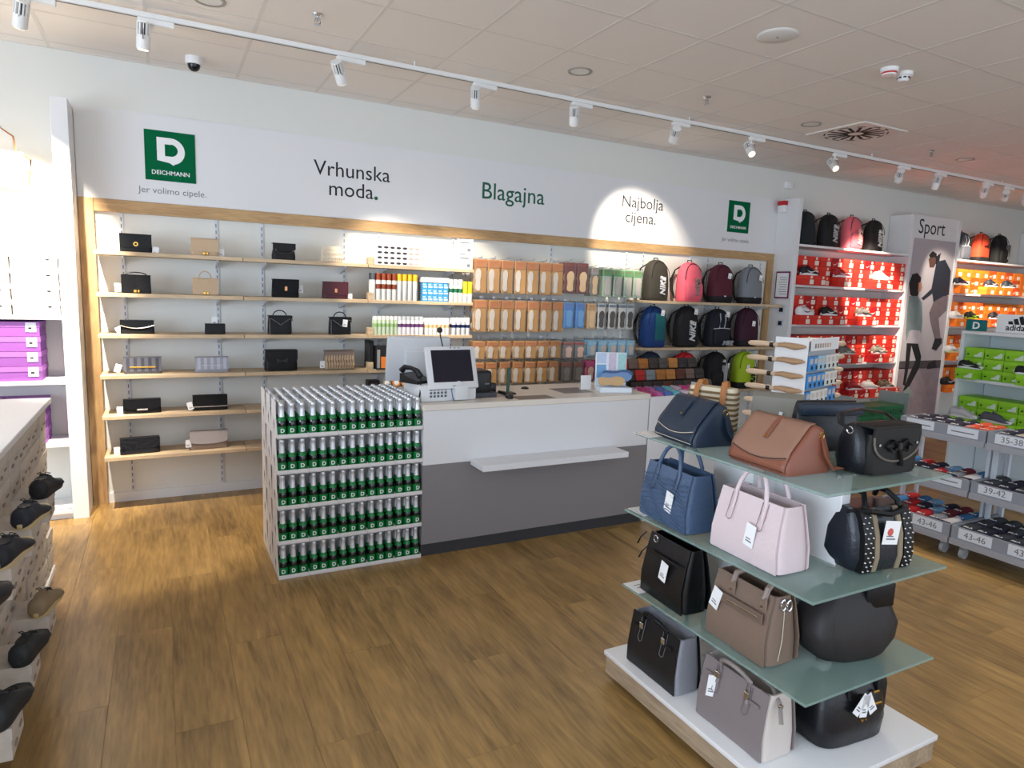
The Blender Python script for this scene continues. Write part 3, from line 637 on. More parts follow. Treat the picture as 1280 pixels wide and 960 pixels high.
row([3.803, 3.935], 1.07, insole_pack('magenta insole pack in the lowest row', 'magenta insole packs', .11, .21, mat('pack_magenta', (176, 40, 112), .5), mat('pack_magenta_top', (190, 60, 130), .5), mat('insole_pink', (226, 190, 176), .6), False))
# ------------------------------------------------------------------ backpacks
def backpack(label, loc, rz, col, front=None, bottom=None, mark=None, markc=(225, 225, 228), tagp=None, w=.31, h=.43, d=.17, pocket=True, loop=True, group=None, strapc=(24, 24, 26), stripes=None, shear=0, piping=None, msize=.085):
    t = thing('backpack', label, 'backpack', loc, rz, group)
    def fm(c): return mat('fabric_%d_%d_%d' % c, c, .75, bump=.3, bscale=90)
    bmat = fm(col); fmat = fm(front or col)
    rings = []
    for z, kw, kd in [(0, .90, .82), (.02, .97, .95), (.12, 1.0, 1.0), (.40, .99, 1.0), (.62, .95, .94), (.78, .88, .84), (.88, .76, .70), (.95, .56, .52), (.99, .30, .30), (1.0, .12, .14)]:
        rings.append(sring(w/2*kw, d/2*kd, z*h, 26, 3.2, cy=.01*z))
    obj('body', MB().loft(rings), bmat, t, smooth=60)
    if bottom: obj('bottom_panel', MB().loft([sring(w/2*k+.003, d/2*k2+.003, z*h, 26, 3.2) for z, k, k2 in [(-.001, .90, .82), (.02, .975, .96), (.12, 1.005, 1.01), (.17, 1.0, 1.01)]]), fm(bottom), t, smooth=60)
    yf = -d/2
    if pocket:
        pr = []
        for z, kw, kd in [(.06, .70, .3), (.08, .76, .8), (.25, .78, 1.0), (.42, .76, .9), (.48, .70, .5), (.50, .6, .2)]:
            pr.append(sring(w/2*kw, .032*kd, z*h, 20, 3.5, cy=yf+.008))
        obj('front_pocket', MB().loft(pr), fmat, t, smooth=60)
    obj('zip', MB().tube([(w*.5*.86*math.cos(a), -d*.30*(.35+.65*math.cos(a)**2)-.02, h*(.55+.41*math.sin(a))) for a in [PI*i/16 for i in range(17)]], .0035, 5), fm((16, 16, 18)), t)
    for s in (-1, 1):
        obj('strap', MB().tube([(s*w*.20, d*.42, h*.90), (s*w*.34, d*.72, h*.80), (s*w*.46, d*.80, h*.55), (s*w*.50, d*.62, h*.28), (s*w*.47, d*.40, h*.08)], .022, 6, flat=.35), fm(strapc), t)
    if loop: obj('grab_loop', MB().tube([(-.03, .02, h*.97), (-.028, .02, h*1.04), (.028, .02, h*1.04), (.03, .02, h*.97)], .006, 6), fm(strapc), t)
    zt = .30*h
    if mark == 'word':
        text('lettering', 'NIKE', msize, mat('mark_%d_%d_%d' % markc, markc, .5), t, (w*.14, yf-.027 if pocket else yf-.006, h*.14), (PI/2, -PI/2, 0), bold=.02, align='LEFT', ext=.012, shear=.25)
    elif mark == 'low':
        text('lettering', 'NIKE', .07, mat('mark_%d_%d_%d' % markc, markc, .5), t, (-.0, yf-.02, h*.06), (PI/2, 0, 0), bold=.02, align='LEFT', ext=.012, shear=.25)
    elif mark == 'side':
        text('lettering', 'PUMA', .075, mat('mark_%d_%d_%d' % markc, markc, .5), t, (w*.26, yf-.02, h*.12), (PI/2, -PI/2, 0), bold=.02, align='LEFT', ext=.012)
    elif mark == 'cat':
        m_ = mat('mark_%d_%d_%d' % markc, markc, .5)
        obj('emblem', MB().prism([(-.07, .0), (-.02, .012), (.03, .012), (.05, .035), (.055, .02), (.04, .0), (.03, -.03), (.015, -.005), (-.03, -.005), (-.055, -.02)], yf-.014, yf+.02), m_, t, (.0, 0, h*.55))
    elif mark == 'dot': obj('emblem', MB().prism([(-.012, 0), (.012, 0), (.012, .012), (-.012, .012)], yf-.006, yf), mat('mark_%d_%d_%d' % markc, markc, .5), t, (.0, 0, h*.16))
    elif mark == 'tri': obj('emblem', MB().prism([(-.018, 0), (-.009, 0), (-.013, .009)], yf-.01, yf+.03).prism([(-.006, 0), (.004, 0), (-.004, .018)], yf-.01, yf+.03).prism([(.007, 0), (.018, 0), (.006, .026)], yf-.01, yf+.03), mat('mark_%d_%d_%d' % markc, markc, .5), t, (.06, 0, h*.74))
    if stripes:
        for i in range(3): obj('stripe', MB().rbox((.045+.018*i, yf-.008, h*.40), (.009, .05, h*.5), .003, 1), fm(stripes), t)
    if piping:
        obj('piping', MB().tube([(-w*.12, yf+.004, h*.5), (-w*.12, yf-.004, h*.72), (-w*.05, yf+.03, h*.88)], .006, 6).tube([(w*.12, yf+.004, h*.5), (w*.14, yf-.002, h*.72), (w*.20, yf+.035, h*.86)], .006, 6).tube([(-w*.4, yf+.004, h*.48), (0, yf-.02, h*.5), (w*.4, yf+.004, h*.48)], .005, 6), fm(piping), t)
    if tagp: price_tag(t, tagp, (0, .1, 0), .05, .06)
    return t
BPG = 'backpacks on the wall shelves'; YB = 5.63
backpack('dark olive camouflage backpack with large white lettering down its front', (4.67, YB, 1.69), .12, (62, 58, 50), mark='word', pocket=False, group=BPG, tagp=None)
backpack('coral pink backpack with grey lettering and dark hang tag on the shelf', (5.14, YB, 1.69), .05, (238, 104, 122), mark='word', markc=(150, 130, 128), group=BPG)
backpack('plain burgundy backpack with black base and white tag', (5.60, YB, 1.69), .0, (84, 26, 44), bottom=(22, 20, 24), tagp=(.05, -.09, .33), pocket=False, mark='dot', group=BPG)
backpack('heather grey backpack with black base and white tag', (6.07, YB, 1.69), .0, (126, 130, 136), bottom=(22, 20, 24), tagp=(.07, -.09, .33), pocket=False, mark='dot', group=BPG)
b_ = backpack('blue to teal ombre backpack with a white tag', (4.67, YB, 1.192), .1, (24, 62, 120), tagp=(.05, -.09, .40), pocket=False, group=BPG, h=.44)
obj('colour_panel', MB().loft([sring(.075, .012, z*.44, 18, 2.6, cx=.03, cy=-.082+.03*max(0, z-.6)) for z in (.18, .3, .5, .7, .82)]), mat('ombre_teal', (20, 96, 104), .75, bump=.3, bscale=90), b_, smooth=60)
backpack('black backpack with bold white lettering running up the front', (5.14, YB, 1.192), .05, (24, 23, 26), mark='word', pocket=False, markc=(222, 222, 222), tagp=(.06, -.08, .42), group=BPG, h=.45, msize=.1)
backpack('navy black backpack with white piping and low grey lettering', (5.60, YB, 1.192), .0, (22, 24, 36), mark='low', markc=(170, 172, 178), piping=(190, 192, 200), tagp=(.08, -.08, .40), group=BPG)
backpack('dark plum backpack with a square white tag', (6.07, YB, 1.192), .0, (58, 20, 40), bottom=(24, 20, 26), pocket=False, tagp=(.02, -.09, .30), group=BPG, h=.45)
backpack('navy backpack peeking above the wallet rack', (4.67, YB, .70), .05, (34, 52, 74), group=BPG, pocket=False, h=.44)
backpack('bright red backpack with a small white three bar emblem', (5.16, YB, .70), .05, (206, 36, 46), mark='tri', tagp=(.15, -.05, .24), group=BPG, h=.43)
backpack('black backpack with three white vertical stripes', (5.62, YB, .70), .0, (20, 20, 23), stripes=(200, 200, 204), mark='tri', tagp=(.15, -.05, .30), group=BPG, h=.43)
backpack('lime green backpack with dark lettering along its side', (6.08, YB, .70), .0, (168, 196, 38), bottom=(22, 22, 22), mark='side', markc=(40, 40, 34), tagp=(-.02, -.09, .28), pocket=False, group=BPG, h=.43)
backpack('black backpack with a white tag on the low shelf beside the bin', (5.30, 5.30, .0), .1, (22, 22, 24), pocket=False, tagp=(.08, -.09, .40), group='backpack on the floor', h=.62, w=.4, d=.24)
# ------------------------------------------------------------------ sport shelf units
FRONT = 5.49
def shelf_unit(name, label, x0, x1, levels, z1=2.93, left=True, right=True, th=.06):
    t = thing(name, label, 'shelving', ((x0+x1)/2, YW, 0)); cx = (x0+x1)/2
    D = YW-FRONT
    if left: obj('side_panel', MB().rbox((x0-cx+th/2, -D/2-.004, z1/2), (th, D, z1), .002, 1), WHITE, t)
    if right: obj('side_panel', MB().rbox((x1-cx-th/2, -D/2-.004, z1/2), (th, D, z1), .002, 1), WHITE, t)
    for z in levels: obj('shelf', MB().rbox((0, -D/2-.004, z-.014), (x1-x0-(th*(left+right))-.002, D-.01, .028), .002, 1), WHITE, t)
    obj('plinth', MB().mm((x0-cx+th*left+.001, -D+.03, .0), (x1-cx-th*right-.001, -D+.045, .07)), WHITE, t)
    return t
SPL = [2.41, 1.935, 1.465, .98, .52, .10]
shelf_unit('sport_shelf_unit', 'white floor to ceiling shelf unit full of red shoe boxes', 6.60, 8.85, SPL)
shelf_unit('sport_shelf_unit', 'white floor to ceiling shelf unit full of orange shoe boxes', 9.84, 12.2, SPL)
LABELM = mat('box_label', (238, 226, 210), .6)
def shoe_box(label, group, col, lidcol, w, h, d, dot=True, lab=True, mark=None):
    t = thing('shoe_box', label, 'shoe box', (0, 0, 0), 0, group)         # base centre, front end toward -Y at y=0
    m = mat('card_%d_%d_%d' % col, col, .55, objvar=.10); lm = mat('card_%d_%d_%d' % lidcol, lidcol, .55, objvar=.10)
    obj('carton', MB().mm((-w/2+.003, .003, 0), (w/2-.003, d-.003, h*.66)), m, t)
    obj('lid', MB().mm((-w/2, 0, h*.62), (w/2, d, h-.002)), lm, t)
    if lab: obj('size_label', MB().mm((w*.08, .001, h*.10), (w*.42, .004, h*.56)), LABELM, t)
    if dot: obj('sticker', MB().cyl((w*.20, -.0005, h*.80), h*.15, .002, 14, axis='Y'), LABELM, t)
    if mark == 'swoosh':
        obj('emblem', MB().prism([(-w*.36, h*.38), (-w*.30, h*.24), (-w*.22, h*.22), (-w*.02, h*.46), (-w*.22, h*.31), (-w*.29, h*.31)], -.0005, .0035), LABELM, t)
    return t
# shoes (local: heel at -X, toe at +X, sole on z=0)
def shoe_meshes(L=.28):
    st = [(-.5, .22, .25, .62), (-.47, .30, .2, .90), (-.40, .35, .2, 1.0), (-.30, .36, .2, .92), (-.18, .36, .2, .86), (-.06, .37, .2, .95), (.05, .39, .2, .84), (.16, .42, .2, .66), (.27, .44, .2, .52), (.38, .41, .2, .44), (.46, .30, .2, .36), (.495, .14, .22, .29)]
    H = .36*L; up = MB(); rings = []
    for x, wv, zb, zt in st:
        n = 14; r = []
        for i in range(n):
            a = 2*PI*(i+.5)/n; c, s = math.cos(a), math.sin(a)
            yy = wv*L*.46*math.copysign(abs(c)**.75, c); z0, z1 = zb*.35*H, zt*H
            zz = (z0+z1)/2+(z1-z0)/2*math.copysign(abs(s)**.8, s)
            if s > 0: yy *= 1-.28*s
            r.append((x*L, yy, zz))
        rings.append(r)
    up.loft(rings)
    def outline(k, n=30):
        pts = []
        for i in range(n):
            a = 2*PI*i/n; x = .505*math.cos(a)*(abs(math.cos(a))**-.25 if abs(math.cos(a)) > .2 else 1.0)
            x = max(-.505, min(.51, x)); wv = .165*(1+.10*x/.5-.10*math.cos((x+.05)*7))
            pts.append((x*L*k, wv*L*math.copysign(abs(math.sin(a))**.6, math.sin(a))*k))
        return pts
    so = MB().loft([[(x, y, z+(.016*L if x > .4*L else 0)) for x, y in outline(k)] for z, k in ((0, .96), (.012*L/.28, 1.0), (.028*L/.28, 1.0), (.034*L/.28, .97))])
    ln = MB().loft([[(x*L, y*L, z*H) for x, y, z in ring] for ring in [[(-.27+.15*math.cos(2*PI*i/16), .085*math.sin(2*PI*i/16), .90+.02*math.cos(2*PI*i/16)+.07*math.cos(2*PI*i/16)**2) for i in range(16)], [(-.27+.155*math.cos(2*PI*i/16), .09*math.sin(2*PI*i/16), .95+.02*math.cos(2*PI*i/16)+.07*math.cos(2*PI*i/16)**2) for i in range(16)]]])
    la = MB()
    for i in range(5):
        x = (-.08+.055*i)*L; z = (.97-.055*i)*H
        la.tube([(x, -.085*L, z-.02), (x+.006, -.03*L, z+.002), (x+.006, .03*L, z+.002), (x, .085*L, z-.02)], .0035, 5)
    for s in (-1, 1): la.tube([(-.09*L, 0, .99*H), (-.13*L, s*.05*L, 1.18*H), (-.10*L, s*.11*L, 1.10*H), (-.08*L, s*.03*L, .99*H)], .0022, 5)
    tg = MB().rbox((-.13*L, 0, 1.0*H), (.035*L, .12*L, .2*H), .004, 1, )
    sw = [(-.30, .52), (-.12, .30), (-.02, .30), (.22, .52), (-.02, .42), (-.14, .42)]
    mk = MB()
    for s in (-1, 1): mk.prism([(a*L, b*H) for a, b in sw], s*.168*L-.006, s*.168*L+.006)
    return dict(upper=up.mesh('upper', 60), sole=so.mesh('sole', 50), lining=ln.mesh('lining', 50), laces=la.mesh('laces', 60), tongue=tg.mesh('tongue', 50), emblem=mk.mesh('emblem', 40))
SHM = shoe_meshes()
def shoe(label, loc, rz, upc, solec, lacec=None, mark=None, cat='shoe', group=None, linc=(20, 20, 22), sc=1.0, name='sneaker'):
    t = thing(name, label, cat, loc, rz, group)
    def mm_(p, c, r=.6): return mat('%s_%d_%d_%d' % ((p,)+c), c, r, bump=.15, bscale=120)
    for k, c in (('upper', upc), ('sole', solec), ('lining', upc), ('laces', lacec or upc), ('tongue', upc)):
        o = obj(k, SHM[k].copy(), mm_('shoe', c), t); o.scale = (sc,)*3
    if mark: o = obj('emblem', SHM['emblem'].copy(), mm_('shoe', mark), t); o.scale = (sc,)*3
    return t
def fill_boxes(x0, x1, levels, rows, proto_fn, w, h, pulled, skip=lambda lv, i: False):
    n = int((x1-x0)/w); first = {}; base = {}
    for lv, z in enumerate(levels):
        for i in range(n):
            x = x0+(i+.5)*(x1-x0)/n
            for r in range(rows):
                if skip(lv, i): continue
                k = random.choice((0, 0, 0, 1)); y = FRONT+.02+random.uniform(0, .006)-(.115 if (r == 0 and (lv, i) in pulled) else 0)
                if k not in first: first[k] = q = proto_fn(k); base[k] = q['label']; q.location = (x, y, z+r*h)
                else: q = dup(first[k], (x, y, z+r*h))
                q['label'] = base[k] + ', %s shelf, %s row, %s from the poster' % (('top', 'second', 'third', 'fourth')[lv], ('bottom', 'middle', 'top')[r], ordn(n-1-i if x0 < 9 else i))
RED1 = lambda k: shoe_box(('red shoe box', 'deep red swoosh shoe box')[k], 'red shoe boxes on the sport shelves', ((214, 46, 34), (196, 26, 30))[k], ((222, 56, 40), (176, 22, 28))[k], .205, .115, .27, True, True, 'swoosh' if k else None)
ORG1 = lambda k: shoe_box(('orange shoe box', 'deep orange swoosh shoe box')[k], 'orange shoe boxes on the sport shelves', ((240, 120, 30), (232, 96, 26))[k], ((244, 132, 36), (226, 84, 22))[k], .205, .115, .27, False, True, 'swoosh' if k else None)
RX0, RX1 = 6.668, 8.782; n_ = int((RX1-RX0)/.206); stp = (RX1-RX0)/n_
def col_of(x, x0, s): return max(0, int((x-x0)/s))
RSHOES = [(0, 6.83, (30, 30, 34), (236, 236, 236), (240, 240, 240), 'black sneaker with white swoosh and white sole on the top red boxes'), (0, 7.42, (176, 40, 44), (236, 236, 236), (240, 240, 240), 'red sneaker with white sole on the top red boxes'), (0, 8.20, (236, 236, 236), (240, 240, 240), None, 'white sneaker under the brightest spotlight on the red boxes'),
 (1, 6.83, (232, 232, 234), (240, 240, 240), (40, 40, 46), 'white sneaker with dark swoosh before the red boxes'), (1, 7.26, (24, 24, 26), (236, 236, 236), (240, 240, 240), 'black sneaker with white swoosh before the second row of red boxes'), (1, 7.93, (110, 104, 98), (226, 226, 222), (60, 56, 54), 'grey brown sneaker before the second row of red boxes'),
 (2, 7.68, (120, 118, 112), (226, 224, 216), (210, 206, 196), 'grey sneaker with cream swoosh before the third row of red boxes'), (2, 8.33, (128, 122, 108), (228, 226, 218), (236, 232, 222), 'khaki grey sneaker before the third row of red boxes'),
 (3, 7.90, (150, 30, 38), (236, 236, 236), (24, 24, 26), 'dark red sneaker with black swoosh on the low red boxes'), (3, 8.22, (230, 226, 220), (238, 236, 232), None, 'plain white trainer on the low red boxes'), (3, 8.56, (96, 80, 64), (226, 222, 210), (210, 206, 196), 'brown sneaker on the low red boxes')]
pulled = set()
for lv, x, *_ in RSHOES:
    pulled |= {(lv, col_of(x-.08, RX0, stp)), (lv, col_of(x+.08, RX0, stp))}
fill_boxes(RX0, RX1, SPL[1:5], 3, RED1, .206, .116, pulled)
for lv, x, u, s, mk, lab in RSHOES: shoe(lab, (x, FRONT-.035, SPL[1+lv]+.1155), 0, u, s, mark=mk, group='display sneakers on the red boxes')
OX0, OX1 = 9.905, 12.13; on_ = int((OX1-OX0)/.206); ostp = (OX1-OX0)/on_
OSHOES = [(0, 9.99, (40, 38, 46), (232, 230, 226), (120, 60, 120), 'dark purple running shoe on the top orange boxes'), (0, 10.78, (44, 46, 54), (234, 232, 230), (230, 230, 230), 'grey running shoe under the orange shelf spotlight'), (0, 11.25, (36, 52, 60), (234, 232, 230), (200, 220, 220), 'teal black running shoe on the top orange boxes'),
 (1, 10.0, (226, 222, 218), (238, 236, 232), (180, 170, 160), 'white running shoe on the second row of orange boxes'), (1, 10.38, (30, 36, 28), (150, 200, 40), (160, 210, 50), 'black and neon green running shoe on the orange boxes'), (1, 11.0, (32, 32, 36), (232, 232, 232), (232, 232, 232), 'black running shoe beside the sign on the orange boxes'),
 (2, 10.0, (224, 222, 220), (226, 226, 160), (90, 90, 90), 'white running shoe with yellow sole on the orange boxes'), (3, 9.99, (26, 26, 28), (40, 40, 44), (220, 220, 220), 'all black running shoe on the low orange boxes')]
opulled = set()
for lv, x, *_ in OSHOES: opulled |= {(lv, col_of(x-.08, OX0, ostp)), (lv, col_of(x+.08, OX0, ostp))}
fill_boxes(OX0, OX1, SPL[1:5], 3, ORG1, .206, .116, opulled, skip=lambda lv, i: lv >= 2 and i > 5)
for lv, x, u, s, mk, lab in OSHOES: shoe(lab, (x, FRONT-.035, SPL[1+lv]+.1155), 0, u, s, mark=mk, group='display sneakers on the orange boxes')
SPG = 'backpacks on top of the sport shelves'
backpack('plain dark teal black backpack on top of the red box unit', (6.93, 5.65, 2.41), .1, (26, 34, 38), pocket=False, group=SPG, h=.41)
backpack('black backpack with grey lettering on top of the red box unit', (7.36, 5.65, 2.41), .1, (26, 24, 24), mark='word', markc=(196, 192, 188), pocket=False, group=SPG, h=.41, msize=.095)
backpack('salmon pink backpack on top of the red box unit', (7.80, 5.65, 2.41), .08, (232, 110, 120), mark='word', markc=(236, 190, 180), group=SPG, h=.42)
backpack('black backpack with pale lettering and strap on top of the red box unit', (8.24, 5.65, 2.41), .1, (32, 26, 26), mark='word', markc=(226, 218, 206), pocket=False, group=SPG, h=.41, msize=.095)
backpack('grey backpack with white piping on top of the orange box unit', (10.23, 5.65, 2.41), .05, (86, 88, 96), piping=(226, 226, 228), group=SPG, h=.40)
backpack('orange red backpack with a dark leaping emblem', (10.75, 5.65, 2.41), .05, (232, 78, 44), bottom=(30, 26, 26), mark='cat', markc=(60, 26, 22), pocket=False, group=SPG, h=.42)
backpack('black backpack with grey stripe on top of the orange box unit', (11.25, 5.65, 2.41), .05, (24, 24, 24), stripes=(110, 106, 98), group=SPG, h=.43)
# framed notice on the side panel
t = thing('notice_frame', 'purple framed notice on the white side panel', 'notice', (6.5995, 5.62, 1.765))
obj('frame', MB().mm((-.012, -.10, 0), (-.001, .10, .32)), mat('frame_purple', (120, 30, 84), .5), t)
obj('sheet', MB().mm((-.0135, -.085, .018), (-.012, .085, .302)), PAPER, t)
for i in range(8): obj('text_line', MB().mm((-.0142, -.07, .05+.028*i), (-.0135, .03+.01*(i % 3), .056+.028*i)), GREYINK, t)
for z, lab in ((1.60, 'upper'), (1.44, 'middle'), (1.22, 'lower')):
    t = thing('wall_socket', 'small dark %s socket on the white side panel' % lab, 'socket', (6.5995, 5.60, z)); obj('plate', MB().rbox((-.006, 0, .03), (.012, .11, .08), .003, 1), STEEL, t); obj('insert', MB().rbox((-.013, 0, .03), (.004, .055, .05), .001, 1), BLACKP, t)
# poster
t = thing('sport_poster', 'tall sport poster of two people against a pale wall with lettering above', 'poster', (9.345, YW, 0))
pc = 9.345
obj('board', MB().mm((8.852-pc, -.315, 0), (9.838-pc, -.03, 2.63)), mat('poster_backdrop', (186, 178, 182), .6), t)
obj('header', MB().mm((8.852-pc, -.315, 2.632), (9.838-pc, -.03, 2.93)), WHITE, t)
text('lettering', 'Sport', .27, INK, t, (9.24-pc, -.3155, 2.70))
PG = {'hair_child' : ((36, 28, 28), [(8.922, 2.153), (9.031, 2.176), (9.131, 2.117), (9.133, 2.011), (9.105, 1.874), (9.009, 1.849), (8.926, 1.884), (8.877, 2.032)]),
'face_child' : ((176, 128, 104), [(9.084, 2.04), (9.136, 2.072), (9.179, 1.983), (9.157, 1.929), (9.094, 1.927)]),
'jacket_child' : ((120, 134, 136), [(8.906, 1.864), (9.106, 1.869), (9.214, 1.781), (9.277, 1.536), (9.281, 1.366), (9.148, 1.412), (8.999, 1.396), (8.976, 1.258), (8.929, 1.365), (8.904, 1.683)]),
'tee_child' : ((190, 182, 188), [(9.046, 1.411), (9.254, 1.397), (9.27, 1.218), (9.107, 1.234)]),
'legs_child' : ((30, 30, 32), [(8.982, 1.227), (9.239, 1.218), (9.349, 1.037), (9.334, 0.88), (9.154, 0.616), (9.025, 0.558), (9.093, 0.728), (9.233, 0.992), (9.089, 1.196), (9.088, 0.885), (9.06, 0.635), (9.006, 0.653), (9.011, 0.887)]),
'shoe_child' : ((140, 150, 146), [(9.05, 0.557), (9.139, 0.624), (9.271, 0.548), (9.249, 0.462), (9.042, 0.471)]),
'hair_man' : ((30, 26, 28), [(9.247, 2.423), (9.312, 2.48), (9.409, 2.455), (9.423, 2.388), (9.282, 2.38)]),
'face_man' : ((92, 62, 52), [(9.243, 2.378), (9.38, 2.408), (9.433, 2.343), (9.384, 2.264), (9.294, 2.26)]),
'collar_man' : ((34, 34, 44), [(9.417, 2.418), (9.503, 2.468), (9.488, 2.33), (9.413, 2.311)]),
'coat_man' : ((44, 48, 60), [(9.433, 2.343), (9.623, 2.383), (9.79, 2.237), (9.814, 1.911), (9.661, 1.844), (9.492, 1.762), (9.427, 1.914), (9.245, 1.817), (9.189, 1.839), (9.394, 1.975)]),
'trousers_man' : ((122, 108, 112), [(9.483, 1.803), (9.705, 1.887), (9.8, 1.889), (9.804, 1.685), (9.639, 1.572), (9.755, 1.288), (9.623, 1.272), (9.483, 1.492), (9.411, 1.646)]),
'boot_man' : ((32, 30, 36), [(9.62, 1.288), (9.781, 1.295), (9.796, 1.224), (9.683, 1.12), (9.57, 1.145)]),
'raised_boot' : ((38, 36, 42), [(9.533, 0.939), (9.685, 0.984), (9.75, 0.871), (9.523, 0.859)]),
'street' : ((150, 134, 140), [(8.853, 0.888), (9.837, 0.869), (9.837, 0.02), (8.853, 0.02)]),
'kerb' : ((78, 70, 74), [(8.853, 0.981), (9.837, 0.981), (9.837, 0.868), (8.853, 0.873)])}
for k in ('street', 'kerb', 'trousers_man', 'boot_man', 'raised_boot', 'coat_man', 'collar_man', 'face_man', 'hair_man', 'legs_child', 'tee_child', 'jacket_child', 'shoe_child', 'face_child', 'hair_child'):
    c, P = PG[k]; y = -.3152-.0004*(list(PG).index(k) % 15)
    if k in ('street', 'kerb'): y = -.3152
    obj('print_'+k, MB().prism([(a-pc, b) for a, b in P], y-.0004, -.3145), mat('ink_'+k, c, .6, var=.25, bscale=14), t)
# ------------------------------------------------------------------ counter
YC = 3.89
CTW = mat('counter_white', (224, 224, 225), .45, bump=.03, bscale=150); CTG = mat('counter_grey', (132, 127, 128), .5, bump=.03, bscale=150)
t = thing('till_counter', 'long till counter with white upper front and grey lower front', 'counter', (2.34, YC, 0))
cx = 2.34
obj('toe_kick', MB().mm((1.437-cx, .015, 0), (3.235-cx, .62, .085)), mat('kick_dark', (52, 52, 56), .5), t)
obj('lower_front', MB().mm((1.437-cx, 0, .085), (3.238-cx, .62, .615)), CTG, t)
obj('upper_front', MB().mm((1.437-cx, -.002, .615), (3.238-cx, .62, .968)), CTW, t)
obj('top', MB().rbox(((1.43+3.245)/2-cx, .32, .987), (3.245-1.43, .66, .038), .003, 1), mat('counter_top', (226, 218, 206), .35), t)
obj('bag_ledge', MB().rbox((2.345-cx, -.10, .61), (1.15, .2, .04), .003, 1), CTW, t)
obj('inlay', MB().mm((2.13-cx, .02, 1.006), (2.42-cx, .16, 1.0072)), mat('inlay_grey', (120, 112, 106), .4), t)
obj('inlay', MB().mm((2.60-cx, .18, 1.006), (2.86-cx, .42, 1.0072)), MATS['inlay_grey'], t)
TOPZ = 1.0062
# bin at the end of the counter
t = thing('counter_bin', 'white open bin at the counter end with a green logo panel', 'bin', (3.70, YC, 0))
obj('front', MB().rbox((0, .012, .49), (.895, .024, .98), .003, 1), CTW, t)
for s in (-1, 1): obj('side', MB().rbox((s*.4365, .27, .50), (.022, .49, 1.0), .003, 1), CTW, t)
obj('back', MB().rbox((0, .50, .48), (.85, .02, .96), .003, 1), CTW, t)
obj('floor_board', MB().mm((-.425, .026, .86), (.425, .489, .88)), CTW, t)
e = obj('logo_panel', MB().mm((.24, -.004, .70), (.42, -.0005, .93)), GREEN, t)
text('logo_letter', 'D', .22, PAPER, t, (.25, -.0042, .735), bold=.03, align='CENTER')
first = None
for k in range(9):
    for r in range(2):
        c = [(206, 60, 130), (110, 190, 206), (190, 96, 160), (226, 190, 210), (90, 120, 190)][(k*2+r*3) % 5]
        q = thing('gift_pouch', ('magenta', 'turquoise', 'mauve', 'pale pink', 'periwinkle blue')[(k*2+r*3) % 5] + ' patterned pouch in the counter bin, %s from the counter, %s row' % (ordn(k), ('front', 'back')[r]), 'pouch', (3.70-.37+.0925*k, YC+.14+.2*r, .88), random.uniform(-.08, .08), 'patterned pouches in the counter bin')
        obj('pouch', MB().loft([sring(.040*a, .07*b, z, 16, 3.5) for z, a, b in ((0, .9, .9), (.02, 1, 1), (.09, 1, .9), (.118, .8, .6))]), mat('pouch_%d_%d_%d' % c, c, .6, var=.6, bscale=40), q, smooth=60)
        obj('zip', MB().mm((-.006, -.05, .118), (.006, .05, .121)), CHROME, q)
# stepped wallet rack behind the bin
t = thing('wallet_rack', 'stepped dark rack of wallets behind the counter bin', 'rack', (4.02, 4.62, 0))
for i in range(3): obj('step', MB().mm((-.47, -.16+.11*i, .0 if i else .0), (.47, -.05+.11*i, .90+.09*i)), mat('rack_dark', (40, 34, 32), .6), t)
WC = [(190, 44, 40), (112, 92, 82), (176, 112, 52), (64, 56, 52), (84, 78, 74), (130, 140, 146), (186, 126, 62), (92, 48, 32), (52, 46, 46)]
WN = ['red', 'taupe', 'tan', 'dark brown', 'charcoal', 'blue grey', 'camel', 'chestnut', 'black']
order = [[8, 3, 8, 7, 8, 3, 8, 4], [3, 0, 5, 2, 6, 7, 1, 8], [0, 1, 2, 3, 4, 6, 8, 3]]
for i in range(3):
    for k in range(8):
        ci = order[i][k]; c = WC[ci]
        q = thing('wallet', '%s leather wallet, %s from the counter on the %s rack step' % (WN[ci], ordn(k), ('lower', 'middle', 'upper')[i]), 'wallet', (4.02-.405+.116*k, 4.62-.115+.11*i, .90+.09*i+.0005), 0, 'wallets on the stepped rack')
        M_ = Matrix.Rotation(-.35, 4, 'X')
        obj('wallet', MB().rbox((0, 0, .05), (.105, .022, .095), .006, 2, M_), mat('wallet_%d' % ci, c, .5, bump=.2, bscale=140), q)
        obj('flap', MB().rbox((0, -.013, .068), (.105, .006, .05), .003, 1, M_), mat('wallet_%d' % ci, c, .5), q)
# till
t = thing('cash_terminal', 'white touch screen cash terminal with dark tilted screen on the counter', 'terminal', (1.675, 4.06, TOPZ), .06)
W2 = mat('terminal_white', (218, 219, 220), .4); SCR = mat('screen_dark', (22, 20, 38), .12)
obj('base_unit', MB().rbox((-.03, .08, .055), (.40, .30, .11), .01, 2), W2, t)
g = MB()
for i in range(5):
    for j in range(3): g.mm((-.17+.026*i, -.073, .03+.022*j), (-.155+.026*i, -.069, .044+.022*j))
obj('grille', g, mat('grille_dark', (90, 96, 106), .6), t)
obj('stand_neck', MB().prismx([(-.02, .10), (.10, .10), (.06, .26), (.02, .26)], -.06, .06), W2, t)
TM = Matrix.Translation((.0, -.03, .215)) @ Matrix.Rotation(-.32, 4, 'X')
obj('monitor', MB().rbox((0, 0, 0), (.36, .035, .285), .010, 2, TM), W2, t)
obj('screen', MB().rbox((0, -.0175, .01), (.29, .004, .215), .002, 1, TM), SCR, t)
obj('button', MB().rbox((-.0, -.0185, .131), (.012, .003, .007), .001, 1, TM).rbox((.03, -.0185, .131), (.012, .003, .007), .001, 1, TM).rbox((.06, -.0185, .131), (.012, .003, .007), .001, 1, TM), GREYINK, t)
obj('maker_mark', MB().mm((-.015, -.0185, -.128), (.015, -.0175, -.122), TM), GREYINK, t)
